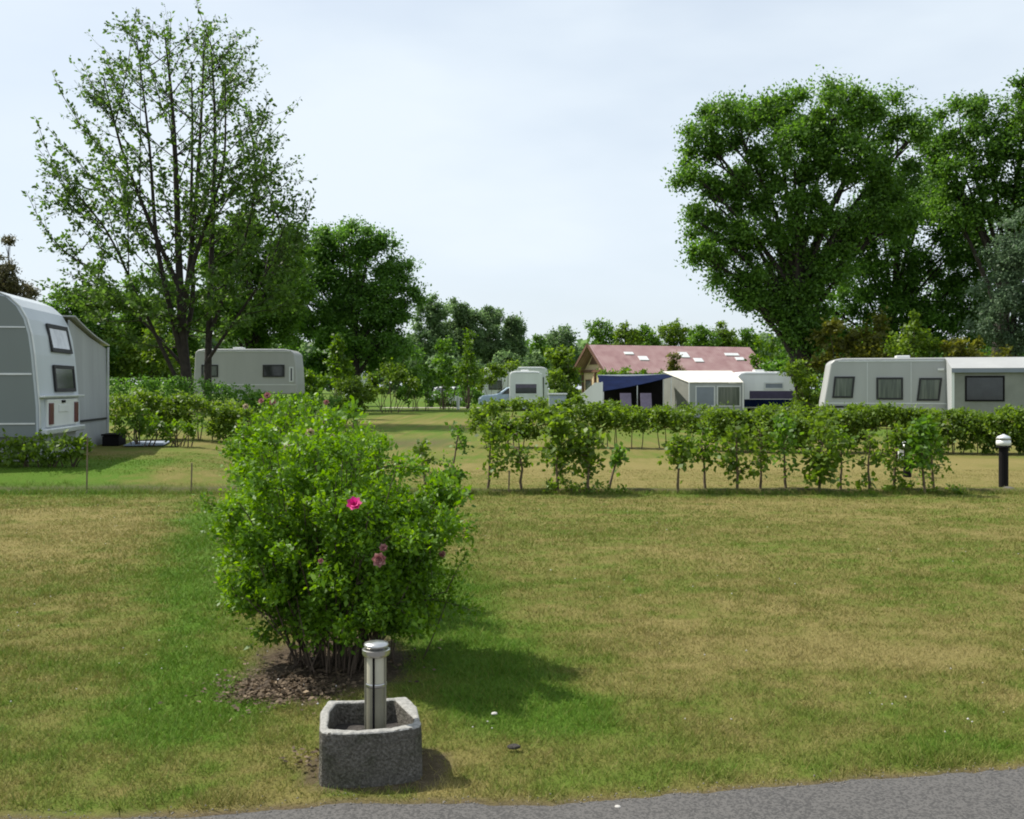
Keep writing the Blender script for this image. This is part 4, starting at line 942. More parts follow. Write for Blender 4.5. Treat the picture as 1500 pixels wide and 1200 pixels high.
def navy_canopy():
    D = 47.0; x, y, z = ground(882, D)
    t = thing('canopy', (x, y, z), 'navy blue canopy on thin poles beside the cream awning', 'canopy')
    w = 3.35; d = 2.5
    bm = bmesh.new()
    nx_, ny_ = 10, 6; g = []
    for a in range(ny_ + 1):
        for b in range(nx_ + 1):
            u, v = b / nx_, a / ny_
            g.append(bm.verts.new((u * w, v * d, 1.28 + 0.70 * u * (1 - v) + 0.78 * v - 0.06 * math.sin(u * math.pi) + 0.06 * u * v)))
    for a in range(ny_):
        for b in range(nx_):
            i0 = a * (nx_ + 1) + b; bm.faces.new((g[i0], g[i0 + 1], g[i0 + nx_ + 2], g[i0 + nx_ + 1]))
    q = bmesh.ops.extrude_face_region(bm, geom=bm.faces[:]); bmesh.ops.translate(bm, verts=[k for k in q['geom'] if isinstance(k, bmesh.types.BMVert)], vec=(0, 0, 0.025))
    done('tarp', bm, M['navy'], t)
    bm = bmesh.new(); bm_panel(bm, (0, d + 0.01, 2.01), (w, 0, 0.04), (0, 0.03, 0.09), 0.02); done('edge_band', bm, M['white'], t)
    bm = bmesh.new(); bm_panel(bm, (0.1, d - 0.1, 0.02), (w - 0.2, 0, 0), (0, 0, 1.9), 0.02); done('back_wall', bm, M['black'], t)
    for u, v, hh in ((0.02, 0.02, 1.28), (0.98, 0.02, 1.95), (0.02, 0.98, 2.0), (0.98, 0.98, 2.05), (0.5, 0.02, 1.58)): box_part('pole', (u * w - 0.02, v * d - 0.02, 0), (u * w + 0.02, v * d + 0.02, hh), 'trim', t)
    # white windbreak
    k = thing('windbreak', ground(852, 46.5), 'white canvas windbreak sloping beside the navy canopy', 'windbreak')
    bm = bmesh.new(); bm_prism(bm, [(0, 0.05), (0.98, 0.05), (1.0, 1.72), (0.62, 1.70), (0.02, 1.18)], 0, 0.04); done('cloth', bm, M['white'], k)
    for px_ in (0.0, 0.98): box_part('pole', (px_ - 0.04, 0.045, 0), (px_, 0.085, 1.2 if px_ == 0 else 1.75), 'trim', k)
    for j, (cx_, lb) in enumerate(((918, 'violet grey camping chair under the navy canopy, closer to the white windbreak'), (948, 'violet grey camping chair under the navy canopy, closer to the cream awning'))):
        c = thing('camping_chair', ground(cx_, 46.2), lb, 'chair', group='camping chairs under the canopy')
        box_part('seat', (-0.26, -0.25, 0.42), (0.26, 0.25, 0.47), 'chaircloth', c, 0.01)
        bm = bmesh.new(); bm_panel(bm, (-0.26, 0.24, 0.475), (0.52, 0, 0), (0, 0.28, 0.72), 0.04); done('backrest', bm, M['chaircloth'], c, 0.01)
        for a in (-0.24, 0.20):
            for b in (-0.23, 0.20): box_part('leg', (a, b, 0), (a + 0.035, b + 0.03, 0.418), 'trim', c)
navy_canopy()

# cars
def car(label, px, D, rotz, colour):
    t = thing('parked_car', ground(px, D), label, 'car', rotz=rotz)
    prof = [(0.0, 0.35), (0.02, 0.78), (0.30, 0.95), (1.15, 1.03), (1.75, 1.44), (2.2, 1.52), (3.2, 1.50), (3.85, 1.05), (3.95, 0.85), (3.95, 0.35)]
    bm = bmesh.new(); bm_prism(bm, prof, 0, 1.66); done('body', bm, M[colour], t, 0.07, 3)
    for yy, s in ((-0.004, -1), (1.664, 1)):
        o = (1.45, yy, 1.03) if s < 0 else (3.6, yy, 1.03); u = (2.15, 0, 0) if s < 0 else (-2.15, 0, 0)
        bm = bmesh.new()
        pts = [(1.42, 1.04), (3.72, 1.06), (3.18, 1.42), (1.86, 1.41)]
        bm_prism(bm, pts, yy - 0.006, yy + 0.006); done('side_window', bm, M['pane_dark'], t)
    bm = bmesh.new(); bm_panel(bm, (1.19, 1.5, 1.075), (0, -1.34, 0), (0.53, 0, 0.36), 0.02); done('windscreen', bm, M['pane_dark'], t)
    bm = bmesh.new(); bm_panel(bm, (3.80, 0.16, 1.12), (0, 1.34, 0), (-0.52, 0, 0.36), 0.02); done('rear_window', bm, M['pane_dark'], t)
    for xx in (0.72, 3.2):
        for yy in (0.06, 1.60): wheel(t, (xx, yy, 0.30), 0.30, 0.18)
    for yy in (0.12, 1.24): box_part('headlight', (-0.012, yy, 0.62), (0.03, yy + 0.3, 0.76), 'trim', t)
    for yy in (0.10, 1.30): box_part('tail_light', (3.92, yy, 0.72), (3.962, yy + 0.26, 0.92), 'red', t)
car('pale blue car parked beside the small white caravan', 702, 63.5, math.radians(4), 'car_blue')
car('white car half hidden by the dark low hedge', 655, 78.0, math.radians(75), 'car_white')

# grey electric cabinet
def cabinet():
    x, y, z = ground(817, 30.0); t = thing('electric_cabinet', (x, y, z), 'blue grey electric cabinet standing in the loose hedge', 'cabinet')
    box_part('body', (-0.26, 0, 0.0), (0.26, 0.3, 1.26), 'cabinet', t, 0.012); box_part('door', (-0.22, -0.022, 0.12), (0.22, -0.003, 1.18), 'cabinet', t, 0.006)
    box_part('top', (-0.29, -0.05, 1.263), (0.29, 0.33, 1.31), 'trim', t, 0.008); box_part('handle', (0.05, -0.045, 0.80), (0.10, -0.024, 1.02), 'black', t)
cabinet()
# short white bollard by the far path
bm = bmesh.new(); bm_lathe(bm, [(0.11, -0.05), (0.11, 0.75), (0.07, 0.85)], k=12); o = done('bollard', bm, M['white']); o.location = ground(671, 66); tag(o, 'short white bollard in front of the dark low hedge', 'bollard')

# ------------------------------------------------------------------ long low house with red roof
def house():
    D = 76.0; mpp = D / F; x, y, z = ground(890, D)
    t = thing('house', (x, y, z), 'long low cream house with red tiled roof and brown gable', 'house', rotz=math.radians(20))
    Ln = 14.0; W = 5.4; E = 2.75; Rg = 4.75
    bm = bmesh.new()
    bm_box(bm, (0.25, 0.25, -0.1), (Ln - 0.25, W - 0.25, E)); done('wall', bm, M['wall_cream'], t)
    bm = bmesh.new()
    pts = [(0.25, E + 0.003), (W - 0.25, E + 0.003), (W / 2, Rg - 0.14)]
    A = [bm.verts.new((0.30, p[0], p[1])) for p in pts]; B = [bm.verts.new((Ln - 0.3, p[0], p[1])) for p in pts]
    bm.faces.new(A); bm.faces.new(B)
    for i in range(3): bm.faces.new((A[i], A[(i + 1) % 3], B[(i + 1) % 3], B[i]))
    done('gable', bm, M['wall_cream'], t)
    for s in (0, 1):
        bm = bmesh.new(); y0 = -0.45 if s == 0 else W + 0.45
        u = Vector((Ln + 0.9, 0, 0)); v = Vector((0, W / 2 - y0, Rg - (E - 0.28)))
        if s == 0: bm_panel(bm, (-0.45, y0, E - 0.28), u, v, 0.12)
        else: bm_panel(bm, (Ln + 0.45, y0, E - 0.28), -u, v, 0.12)
        rf = done('roof', bm, M['roof'], t)
        if s == 0:
            nn = u.cross(v).normalized(); vn = v.normalized()
            for (a, b, w_, h_) in ((2.7, 2.55, 0.8, 0.32), (3.7, 1.75, 0.8, 0.55), (7.6, 2.2, 0.8, 0.75), (8.6, 1.6, 0.8, 0.5), (11.9, 2.55, 1.3, 0.35), (12.6, 1.9, 0.8, 0.4)):
                o_ = Vector((-0.45 + a, y0, E - 0.28)) + vn * (b) + nn * 0.123
                bm = bmesh.new(); bm_panel(bm, o_, (w_, 0, 0), vn * h_, 0.05); done('white_roof_panel', bm, M['white'], rf)  # white slabs laid on the front slope
    # bargeboards on the gable end, posts and beams
    bm = bmesh.new()
    for s in (0, 1):
        y0 = -0.47 if s == 0 else W + 0.47
        p0 = Vector((-0.50, y0, E - 0.36)); p1 = Vector((-0.50, W / 2, Rg - 0.08)); d = p1 - p0
        bm_panel(bm, p0, d, (0, 0, 0.30), 0.045)
    done('bargeboard', bm, M['wood_dark'], t)
    bm = bmesh.new(); bm_prism(bm, [(-0.2, E + 1.05)] * 0 + [(0, 0), (0.1, 0), (0.1, 0.1)], 0, 0.01); bm.free()
    bm = bmesh.new(); v = [bm.verts.new(p) for p in ((0.27, W * 0.28, E + 0.55), (0.27, W * 0.72, E + 0.55), (0.27, W * 0.5, Rg - 0.3))]; f = bm.faces.new(v)
    q = bmesh.ops.extrude_face_region(bm, geom=[f]); bmesh.ops.translate(bm, verts=[k for k in q['geom'] if isinstance(k, bmesh.types.BMVert)], vec=(-0.05, 0, 0)); done('gable_boards', bm, M['wood_dark'], t)
    box_part('beam', (0.10, 0.2, E - 0.1), (0.245, W - 0.2, E + 0.12), 'wood_dark', t)
    for yy in (0.25, W / 2 - 0.08, W - 0.42): box_part('post', (0.11, yy, 0), (0.24, yy + 0.16, E - 0.103), 'wood_dark', t)
    window(t, (0.25, W * 0.40, 0.9), (0, -1.2, 0), (0, 0, 1.2), 'wood_dark', 'pane_dark', 0.08, 0.03); window(t, (0.25, W * 0.86, 0.9), (0, -1.2, 0), (0, 0, 1.2), 'wood_dark', 'pane_dark', 0.08, 0.03)
    for xx in (2.0, 5.0, 8.0, 11.0): window(t, (xx, 0.25, 0.95), (1.2, 0, 0), (0, 0, 1.2), 'wood_dark', 'pane_dark', 0.08, 0.03)
    box_part('gutter', (-0.40, -0.60, E - 0.38), (Ln + 0.4, -0.46, E - 0.27), 'wood_dark', t)
house()

# ------------------------------------------------------------------ trees
WILLOW = [(1035, 205, 42, 40), (1070, 172, 50, 34), (1140, 165, 62, 36), (1215, 172, 62, 40), (1290, 180, 52, 42), (1332, 205, 36, 42), (1025, 262, 38, 42), (1085, 245, 60, 48), (1160, 240, 62, 52), (1240, 245, 60, 52), (1310, 262, 46, 42),
          (1030, 325, 40, 32), (1090, 325, 56, 46), (1160, 330, 56, 52), (1225, 330, 48, 46), (1020, 374, 38, 24), (1075, 388, 52, 34), (1130, 405, 46, 40), (1085, 432, 30, 24), (1185, 405, 44, 44), (1110, 450, 26, 22), (1270, 320, 40, 30), (1140, 462, 34, 26), (1165, 490, 22, 34), (1180, 450, 30, 40), (1160, 425, 30, 34), (1195, 500, 24, 30), (1200, 450, 36, 30), (1230, 400, 40, 40), (1320, 310, 44, 40)]
tree('broadleaf_tree', 'tall wide round crowned tree with a thick trunk beyond the white caravans', 'tree', 52.0, 1170, WILLOW, 26, 0.26, 44000, 'willow', 0.62, group='tall trees behind the caravans', seed=1)
tree('broadleaf_tree', 'second tall tree rising behind the big grey caravan and awning', 'tree', 56.0, 1462, [(1385, 240, 34, 44), (1378, 215, 26, 34), (1408, 190, 36, 44), (1448, 172, 40, 38), (1495, 165, 44, 40), (1550, 180, 60, 60), (1420, 255, 42, 44), (1480, 245, 52, 52), (1550, 280, 70, 70), (1450, 310, 46, 44), (1510, 330, 56, 50), (1600, 260, 60, 80), (1400, 310, 30, 36)], 26, 0.28, 30000, 'willow', 0.55, group='tall trees behind the caravans', seed=2)
tree('broadleaf_tree', 'dark green tree filling the gap between the two tall crowns', 'tree', 62.0, 1300, [(1360, 275, 44, 40), (1400, 310, 40, 40), (1320, 285, 40, 34), (1240, 345, 46, 42), (1290, 320, 46, 40), (1345, 330, 46, 44), (1395, 370, 44, 44), (1250, 400, 50, 42), (1310, 395, 54, 48), (1370, 425, 50, 46), (1225, 455, 40, 34), (1290, 455, 54, 42), (1350, 475, 50, 40), (1410, 445, 44, 48), (1420, 500, 50, 36), (1260, 500, 50, 34), (1210, 500, 34, 34), (1460, 490, 40, 50), (1330, 515, 70, 25), (1440, 390, 40, 44), (1470, 430, 40, 50), (1430, 330, 34, 40)], 24, 0.28, 33000, 'darkleaf', 0.40, group='tall trees behind the caravans', seed=3)
tree('silver_poplar', 'silvery grey leaved tree close behind the awning of the grey caravan', 'tree', 47.0, 1478, [(1482, 335, 24, 30), (1476, 380, 36, 38), (1468, 430, 42, 36), (1505, 420, 44, 60), (1458, 476, 36, 28), (1500, 490, 40, 36), (1540, 440, 40, 80)], 18, 0.20, 10000, 'silver', 0.22, seed=4)
shrub('olive_bush', 'brownish olive bush between the thick trunk and the grey caravan', 'bush', 49.0, 1250, [(1225, 480, 34, 30), (1268, 490, 40, 32), (1240, 525, 55, 30), (1290, 520, 34, 30)], 0.22, 4200, 'olive', seed=21)
shrub('green_bush', 'fresh green pointed bush rising behind the grey caravan roof', 'bush', 46.0, 1335, [(1338, 480, 22, 24), (1326, 508, 34, 22), (1352, 510, 28, 22)], 0.19, 1900, 'midgreen', seed=22)
shrub('green_bush', 'yellowish bush peeping over the roof where caravan and awning meet', 'bush', 45.0, 1420, [(1420, 510, 34, 20), (1450, 520, 30, 18), (1395, 525, 24, 14)], 0.19, 1500, 'olive', seed=23)
shrub('green_bush', 'leafy bush filling the gap between white caravan and grey caravan', 'bush', 44.0, 1184, [(1180, 560, 24, 26), (1190, 590, 26, 22), (1172, 540, 22, 20), (1188, 615, 28, 16)], 0.17, 2400, 'midgreen', seed=24)
shrub('green_bush', 'light green bush at the far end of the red roof', 'bush', 66.0, 1128, [(1125, 500, 20, 18), (1142, 515, 28, 22), (1120, 530, 26, 18)], 0.24, 1500, 'yellowgreen', seed=25)
shrub('green_bush', 'dark bush at the foot of the thick trunk', 'bush', 54.0, 1160, [(1165, 525, 30, 22), (1200, 530, 30, 24), (1150, 545, 40, 22)], 0.20, 2000, 'darkleaf', seed=26)

# cherry-like tree with several ascending stems
def cherry():
    rs = np.random.RandomState(21); D = 40.0; bx, by, bz = ground(284, D)
    root = thing('fruit_tree', (bx, by, bz), 'tall airy tree with several upright stems and sprig like bare topped branches', 'tree')
    T = Tubes(6); L = Leaves()
    W = lambda px, py, dy=0.0: np.array([PX(px, D) - bx, dy, PZ(py, D) - bz])
    stems = [([(279, 604), (274, 560), (268, 500), (262, 400), (258, 250), (252, 140), (240, 40)], 0.25, 0.0), ([(303, 604), (303, 560), (304, 480), (309, 300), (312, 170), (303, 55)], 0.18, 0.5),
             ([(272, 545), (255, 470), (232, 360), (226, 220), (208, 60)], 0.125, -0.6), ([(266, 480), (275, 400), (284, 280), (290, 150), (291, 45)], 0.12, 0.7),
             ([(268, 575), (235, 500), (205, 430), (168, 340), (110, 270)], 0.085, -0.9), ([(304, 500), (330, 420), (362, 330), (372, 240), (352, 150)], 0.085, 0.8), ([(262, 420), (225, 330), (190, 230), (170, 130)], 0.10, -1.2), ([(268, 440), (300, 350), (340, 250), (345, 120)], 0.09, -1.4),
             ([(265, 520), (280, 440), (270, 330), (268, 180), (262, 90)], 0.11, 1.6), ([(303, 530), (345, 470), (395, 400), (425, 320)], 0.06, -0.4), ([(272, 540), (215, 480), (150, 420), (90, 370)], 0.06, 1.0)]
    env = lambda z: np.interp(z, [0, 2.2, 4.0, 6.0, 8.0, 10.5, 13.0, 15.0, 16.4], [0.6, 3.0, 4.9, 5.6, 5.3, 4.3, 3.3, 2.3, 1.4])
    axis = W(265, 300)[0]
    def sprig(p0, p1, r, dens, big=1.0, bend=0.25):
        p1 = np.array(p1); p1[2] = min(p1[2], 15.5 + 0.5 * rs.rand())
        d = p1 - p0; ln = np.linalg.norm(d)
        pts = bez(p0, p1, (d[0] * 0.10, d[1] * 0.10, -bend * ln * 0.35), 6)
        T.add(pts, np.linspace(r, r * 0.25, 6))
        m = int(ln * dens)
        if m < 2: return pts
        t = rs.rand(m)**0.8; k = t * 5; i0 = np.clip(k.astype(int), 0, 4); f = (k - i0)[:, None]
        pp = pts[i0] * (1 - f) + pts[i0 + 1] * f; dd = unit(pts[i0 + 1] - pts[i0])
        rd = rdir(m, rs); aa = unit(rd + dd * 0.6 + np.array([0, 0, -0.2]))
        L.add(pp + rd * 0.05, aa, unit(rdir(m, rs) + np.array([0, 0, 0.5])), 0.19 * big * rs.uniform(0.6, 1.3, m), 0.42 + rs.normal(0, 0.08) + rs.normal(0, 0.16, m))
        return pts
    for pl, r, dy in stems:
        n = len(pl); pts = np.array([W(p[0], p[1], dy * (i / (n - 1))) for i, p in enumerate(pl)])
        tt = np.linspace(0, 1, 14); src = np.linspace(0, 1, n)
        P = np.stack([np.interp(tt, src, pts[:, i]) for i in range(3)], 1); P[1:-1] = (P[:-2] + 2 * P[1:-1] + P[2:]) / 4
        if P[0, 2] < 0.3: P[0, 2] -= 0.2
        T.add(P, r * (1 - tt)**0.9 * 0.95 + 0.018)
        ztop = P[-1, 2]
        for b in range(int(27 if r > 0.115 else 16)):
            f = rs.uniform(0.22 if r > 0.115 else 0.35, 1.0); p0 = np.array([np.interp(f, tt, P[:, i]) for i in range(3)])
            if p0[2] < 2.2: continue
            an = math.atan2(p0[1], p0[0] - axis) + rs.normal(0, 1.0) if math.hypot(p0[0] - axis, p0[1]) > 0.7 and rs.rand() < 0.85 else rs.rand() * 6.283; E = env(min(16.4, p0[2] + 0.8))
            # reach toward the crown envelope
            out = np.array([math.cos(an), math.sin(an) * 0.9, 0]); cx = p0[0] - axis
            dist = max(0.7, (E - math.hypot(cx, p0[1]) * (1 if cx * out[0] > 0 else -0.4)) * rs.uniform(0.55, 1.02))
            dist = min(dist, 3.6)
            rise = dist * rs.uniform(0.6, 1.3) if p0[2] > 5 else dist * rs.uniform(0.0, 0.45)
            p1 = p0 + out * dist + np.array([0, 0, rise])
            low = float(np.clip((9.5 - p0[2]) / 6.0, 0, 1))
            pts2 = sprig(p0, p1, 0.018 + 0.008 * dist / 3, 9 + 5 * low)
            for s in range(int(5 + 4 * low)):
                k = rs.uniform(0.25, 1.0) * 5; i0 = min(4, int(k)); q0 = pts2[i0] * (1 - (k - i0)) + pts2[i0 + 1] * (k - i0)
                dd = unit(out + rs.normal(0, 0.75, 3) + np.array([0, 0, 0.55]))
                sprig(q0, q0 + dd * rs.uniform(0.45, 1.25), 0.008, 11 + 9 * low, 0.70 + 0.38 * low)
        sprig(P[-3], P[-1] + np.array([0, 0, 0.25]), 0.02, 12)
    for (a, b) in (((150, 330), (52, 172)), ((190, 240), (76, 105)), ((150, 280), (54, 215)), ((400, 380), (462, 278)), ((130, 390), (38, 280)), ((210, 90), (224, 4)), ((300, 70), (303, 14)), ((330, 130), (376, 100)), ((375, 200), (392, 145)), ((180, 150), (156, 78))):
        p = sprig(W(*a), W(*b), 0.03, 11, 1.1, 0.7)
        for s in range(4): sprig(p[2 + s % 3], p[2 + s % 3] + unit(unit(W(*b) - W(*a)) + rs.normal(0, 0.4, 3) + np.array([0, 0, 0.5])) * 0.8, 0.012, 11)
    T.build('trunk', M['bark'], root); L.build('crown', M['cherryleaf'], root, 0.34)
cherry()

tree('broadleaf_tree', 'dark rounded tree standing between the airy tree and the poplars', 'tree', 64.0, 522, [(500, 352, 38, 26), (540, 362, 40, 30), (575, 392, 28, 36), (470, 380, 32, 36), (520, 400, 50, 40), (570, 440, 34, 36), (480, 430, 40, 40), (535, 455, 48, 40), (455, 470, 30, 34), (585, 480, 24, 30), (442, 388, 34, 34), (432, 430, 36, 36), (598, 440, 18, 28), (440, 475, 34, 34), (500, 490, 50, 32), (560, 500, 40, 28)], 19, 0.27, 26000, 'darkleaf', 0.36, group='trees behind the far white caravan', seed=6)
tree('broadleaf_tree', 'yellow green leafy tree behind the airy tree', 'tree', 58.0, 365, [(345, 360, 40, 32), (390, 375, 36, 34), (330, 405, 42, 36), (380, 425, 44, 38), (415, 410, 30, 38), (350, 455, 46, 34), (405, 465, 36, 32), (310, 450, 30, 36), (370, 490, 50, 24), (360, 345, 44, 26), (420, 365, 26, 30), (430, 440, 30, 40)], 19, 0.25, 24000, 'cherry', 0.28, group='trees behind the far white caravan', seed=7)
tree('broadleaf_tree', 'dark tree just beyond the awning roof of the curved caravan', 'tree', 52.0, 125, [(105, 432, 28, 24), (135, 445, 28, 28), (95, 465, 30, 28), (140, 485, 34, 32), (110, 505, 40, 30), (160, 520, 34, 30)], 17, 0.22, 9000, 'darkleaf', 0.22, group='trees behind the far white caravan', seed=8)
tree('broadleaf_tree', 'mid green tree low behind the airy tree stems', 'tree', 56.0, 225, [(205, 440, 32, 34), (240, 425, 34, 34), (190, 480, 36, 32), (235, 475, 40, 36), (270, 460, 32, 38), (210, 520, 46, 30), (260, 515, 40, 30), (175, 525, 30, 26)], 18, 0.23, 13000, 'cherry', 0.22, group='trees behind the far white caravan', seed=9)
tree('conifer', 'brownish conifer rising behind the curved caravan roof', 'tree', 48.0, 12, [(12, 362, 7, 18), (12, 388, 14, 18), (8, 412, 22, 20), (20, 430, 26, 20), (-20, 420, 24, 30), (5, 455, 36, 24), (35, 450, 18, 16)], 9, 0.17, 6500, 'conifer', 0.2, seed=10, squash=1.0)
POP = [(628, 446, 96, 'broad grey green poplar next to the dark rounded tree', [(624, 462, 22, 24), (640, 455, 20, 20), (622, 500, 26, 28), (645, 500, 24, 28), (630, 540, 30, 22)]),
       (676, 440, 98, 'upright grey green poplar second from the dark rounded tree', [(668, 452, 16, 18), (685, 460, 18, 22), (672, 490, 24, 28), (690, 505, 20, 26), (678, 540, 28, 22)]),
       (716, 452, 100, 'upright grey green poplar third from the dark rounded tree', [(712, 464, 17, 18), (728, 470, 15, 20), (716, 498, 24, 26), (722, 535, 28, 24)]),
       (752, 462, 102, 'slimmer grey green poplar at the open end of its row', [(750, 474, 16, 16), (762, 486, 13, 20), (748, 506, 20, 24), (757, 535, 22, 24)])]
for i, (px, top, D, lb, bl) in enumerate(POP):
    tree('poplar', lb, 'tree', D, px, bl, 11, 0.36, 6500, 'greyleaf', 0.3, group='poplars in a row', seed=30 + i, limb=True)
FAR = [(788, 500, 16, 16, 'small dark tree beside the last poplar'), (822, 488, 22, 14, 'low grey rounded tree in the gap before the house'), (884, 480, 24, 17, 'rounded green tree behind the brown gable'), (917, 482, 16, 14, 'narrow green tree behind the red roof ridge next to the gable tree'),
       (947, 488, 17, 12, 'low green tree behind the middle of the red roof'), (990, 478, 24, 17, 'tallest tree behind the red roof with a bumpy crown'), (1030, 486, 22, 14, 'broad low tree behind the red roof'), (1062, 484, 20, 15, 'rounded tree behind the far half of the red roof'), (1095, 490, 22, 14, 'low tree behind the far end of the red roof')]
for i, (px, py, rx, ry, lb) in enumerate(FAR):
    rs = np.random.RandomState(60 + i)
    bl = [(px + rs.uniform(-.35, .35) * rx, py, rx * 0.7, ry * 0.9), (px - rx * 0.45, py + ry * 0.8, rx * 0.75, ry), (px + rx * 0.45, py + ry * 0.9, rx * 0.75, ry), (px, py + ry * 2.2, rx * 1.1, ry * 1.4), (px + rx * 0.1, py + ry * 4.0, rx * 1.1, ry * 1.2)]
    tree('distant_tree', lb, 'tree', 118.0 + 4 * (i % 3), px, bl, 7.5, 0.42, 2600, 'greyleaf' if i in (1,) else 'midgreen' if i % 2 else 'cherry', 0.22, group='trees far behind the house', seed=60 + i)
shrub('green_bush', 'leafy bush at the open side of the brown gable', 'bush', 64.0, 838, [(828, 525, 16, 24), (822, 548, 22, 24), (832, 562, 18, 20), (812, 520, 14, 16)], 0.24, 2400, 'midgreen', seed=71)
shrub('green_bush', 'low light green hedge bush under the eaves of the house', 'bush', 66.0, 915, [(895, 550, 20, 9), (925, 549, 24, 9), (955, 550, 20, 9)], 0.2, 1200, 'yellowgreen', seed=72)
tree('slim_tree', 'slim small tree in front of the middle of the red roof', 'tree', 64.0, 986, [(986, 524, 8, 10), (984, 538, 12, 10), (992, 548, 16, 10)], 6, 0.18, 1000, 'olive', 0.08, seed=73)
shrub('pointed_shrub', 'bright green pointed shrub in front of the dark rounded tree', 'shrub', 46.0, 497, [(498, 505, 13, 16), (494, 528, 20, 20), (500, 552, 22, 18)], 0.17, 1800, 'yellowgreen', seed=74)
tree('small_tree', 'small dark green tree with a short trunk on the far lawn', 'tree', 34.0, 520, [(518, 566, 22, 12), (508, 582, 22, 14), (534, 580, 20, 14), (520, 594, 20, 10)], 9, 0.12, 1700, 'midgreen', 0.10, seed=75)
shrub('green_bush', 'rounded bush beyond the small dark tree', 'bush', 58.0, 575, [(570, 545, 24, 16), (590, 558, 26, 18), (555, 565, 24, 18)], 0.2, 1700, 'midgreen', seed=76)
shrub('green_bush', 'light leafy bush before the poplars', 'bush', 62.0, 615, [(610, 548, 22, 16), (600, 570, 30, 18), (628, 556, 16, 14)], 0.2, 1600, 'cherry', seed=77)
shrub('green_bush', 'dark green bush half way along the poplar row', 'bush', 66.0, 652, [(650, 515, 18, 22), (645, 545, 26, 22), (665, 560, 24, 18)], 0.22, 2000, 'cherry', seed=78)
shrub('pointed_shrub', 'yellow green pointed shrub before the poplar row', 'shrub', 64.0, 686, [(688, 500, 10, 18), (686, 526, 15, 18), (684, 550, 22, 18)], 0.2, 1500, 'yellowgreen', seed=79)
shrub('green_bush', 'green bush above the pale blue car', 'bush', 70.0, 735, [(725, 545, 24, 14), (745, 540, 20, 10), (708, 558, 18, 12)], 0.22, 1500, 'midgreen', seed=80)
shrub('green_bush', 'green bush beside the far white caravan end wall', 'bush', 52.0, 452, [(448, 548, 16, 18), (462, 560, 22, 18), (445, 572, 20, 14)], 0.18, 1300, 'yellowgreen', seed=81)
shrub('green_bush', 'green bush between the small white caravan and the house', 'bush', 62.0, 812, [(812, 560, 16, 16), (830, 575, 22, 14), (850, 585, 20, 12)], 0.2, 1300, 'midgreen', seed=82)

shrub('green_bush', 'broad dark thicket at the foot of the dark rounded tree', 'bush', 65.0, 540, [(470, 525, 36, 30), (520, 535, 44, 32), (570, 525, 40, 30), (605, 535, 30, 26), (440, 530, 30, 34)], 0.25, 6500, 'darkleaf', seed=90)
shrub('green_bush', 'broad green thicket behind the dark clipped hedge', 'bush', 52.0, 200, [(175, 535, 34, 34), (215, 530, 36, 34), (250, 545, 34, 28), (185, 505, 30, 30), (235, 500, 30, 30)], 0.2, 6000, 'midgreen', seed=91)
shrub('green_bush', 'low green bush under the rear of the small white caravan', 'bush', 50.0, 750, [(715, 594, 24, 12), (750, 597, 26, 11), (785, 594, 22, 12)], 0.17, 1500, 'midgreen', seed=92)
shrub('green_bush', 'dark green thicket below the poplars', 'bush', 84.0, 700, [(640, 540, 30, 24), (690, 545, 34, 24), (740, 540, 30, 24), (775, 530, 18, 22)], 0.28, 4500, 'greyleaf', seed=93)
shrub('green_bush', 'broad dark thicket in the shade behind the grey caravan', 'bush', 58.0, 1400, [(1300, 545, 60, 34), (1400, 540, 60, 36), (1480, 540, 60, 40), (1240, 550, 50, 30)], 0.24, 7000, 'darkleaf', seed=94)

# far wood that closes the horizon
def far_wood():
    L = Leaves(); rs = np.random.RandomState(5)
    n = 26000
    x = rs.uniform(-190, 190, n); y = 215 + rs.uniform(-9, 9, n)
    top = 8.0 + 5.0 * fbm(x / 9.0, x * 0 + 3, 120, 3); z = height(x, y) + top * rs.rand(n)**0.6
    L.add(np.stack([x, y, z], 1), rdir(n, rs), unit(rdir(n, rs) + np.array([0, -0.3, 0.6])), rs.uniform(1.3, 2.4, n), 0.45 + rs.normal(0, 0.2, n))
    tag(L.build('distant_wood', M['greyleaf'], None, 0.4), 'distant wood closing the horizon behind all trees', 'wood', kind='stuff')
far_wood()

# ------------------------------------------------------------------ camera, sun, sky
cam = bpy.data.cameras.new('camera'); co = bpy.data.objects.new('camera', cam); COL.objects.link(co)
co.location = (0, 0, EYE); co.rotation_euler = (math.pi / 2, 0, 0)
cam.sensor_width = 36.0; cam.lens = F / 1500 * 36.0; cam.shift_y = -(600 - HZ) / 1500.0; cam.clip_end = 2000; cam.clip_start = 0.05
scene.camera = co

SUN_DIR = Vector((-0.66, 0.30, 0.95)).normalized()
sl = bpy.data.lights.new('sun', 'SUN'); sl.energy = 4.8; sl.angle = math.radians(0.6); sl.color = (1.0, 0.95, 0.86)
so = bpy.data.objects.new('sun', sl); COL.objects.link(so)
so.rotation_euler = SUN_DIR.to_track_quat('Z', 'Y').to_euler(); so.location = (-20, 12, 26)

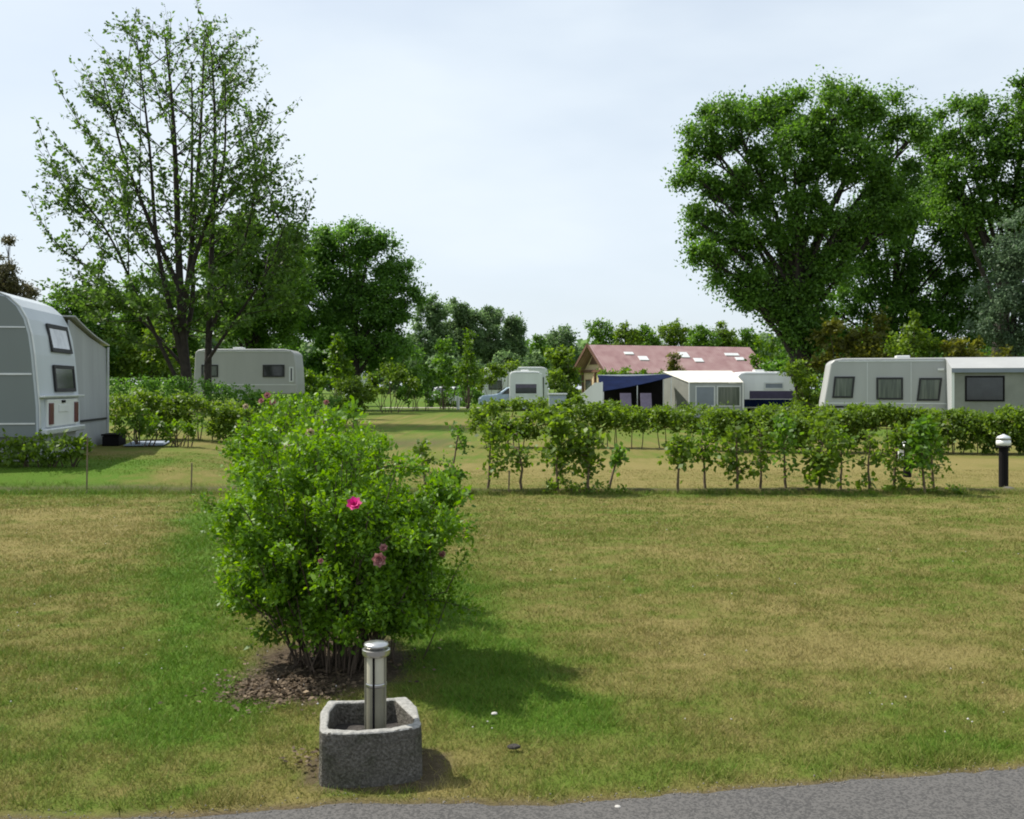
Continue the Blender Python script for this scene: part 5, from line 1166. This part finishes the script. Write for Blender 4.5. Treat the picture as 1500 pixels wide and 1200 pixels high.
w = bpy.data.worlds.new('World'); scene.world = w; w.use_nodes = True
nt = w.node_tree; nt.nodes.clear()
out = nt.nodes.new('ShaderNodeOutputWorld'); bg = nt.nodes.new('ShaderNodeBackground'); bg.inputs['Strength'].default_value = 0.108
sky = nt.nodes.new('ShaderNodeTexSky'); sky.sky_type = 'NISHITA'; sky.sun_disc = False
sky.sun_elevation = math.asin(SUN_DIR.z); sky.sun_rotation = math.atan2(SUN_DIR.x, SUN_DIR.y)
sky.air_density = 1.0; sky.dust_density = 2.0; sky.ozone_density = 1.0
tc = nt.nodes.new('ShaderNodeTexCoord'); mp = nt.nodes.new('ShaderNodeMapping'); mp.inputs['Scale'].default_value = (1.0, 1.0, 3.0)
nt.links.new(tc.outputs['Generated'], mp.inputs['Vector'])
ns = nt.nodes.new('ShaderNodeTexNoise'); ns.inputs['Scale'].default_value = 1.7; ns.inputs['Detail'].default_value = 5; ns.inputs['Roughness'].default_value = 0.5
nt.links.new(mp.outputs['Vector'], ns.inputs['Vector'])
mr = nt.nodes.new('ShaderNodeMapRange'); mr.inputs['From Min'].default_value = 0.32; mr.inputs['From Max'].default_value = 0.68; mr.inputs['To Min'].default_value = 0.50; mr.inputs['To Max'].default_value = 1.0
nt.links.new(ns.outputs['Fac'], mr.inputs['Value'])
mix = nt.nodes.new('ShaderNodeMix'); mix.data_type = 'RGBA'
mix.inputs['B'].default_value = (5.9, 6.55, 7.15, 1)
nt.links.new(mr.outputs['Result'], mix.inputs['Factor']); nt.links.new(sky.outputs['Color'], mix.inputs['A'])
nt.links.new(mix.outputs['Result'], bg.inputs['Color']); nt.links.new(bg.outputs['Background'], out.inputs['Surface'])

vs = scene.view_settings
scene.display_settings.display_device = 'sRGB'
vs.view_transform = 'Standard'; vs.look = 'None'; vs.exposure = 0.42; vs.gamma = 1.0; vs.use_curve_mapping = False
scene.render.engine = 'CYCLES'
scene.cycles.use_denoising = True
scene.cycles.max_bounces = 8; scene.cycles.diffuse_bounces = 5; scene.cycles.transmission_bounces = 4; scene.cycles.transparent_max_bounces = 4
scene.cycles.filter_width = 1.9
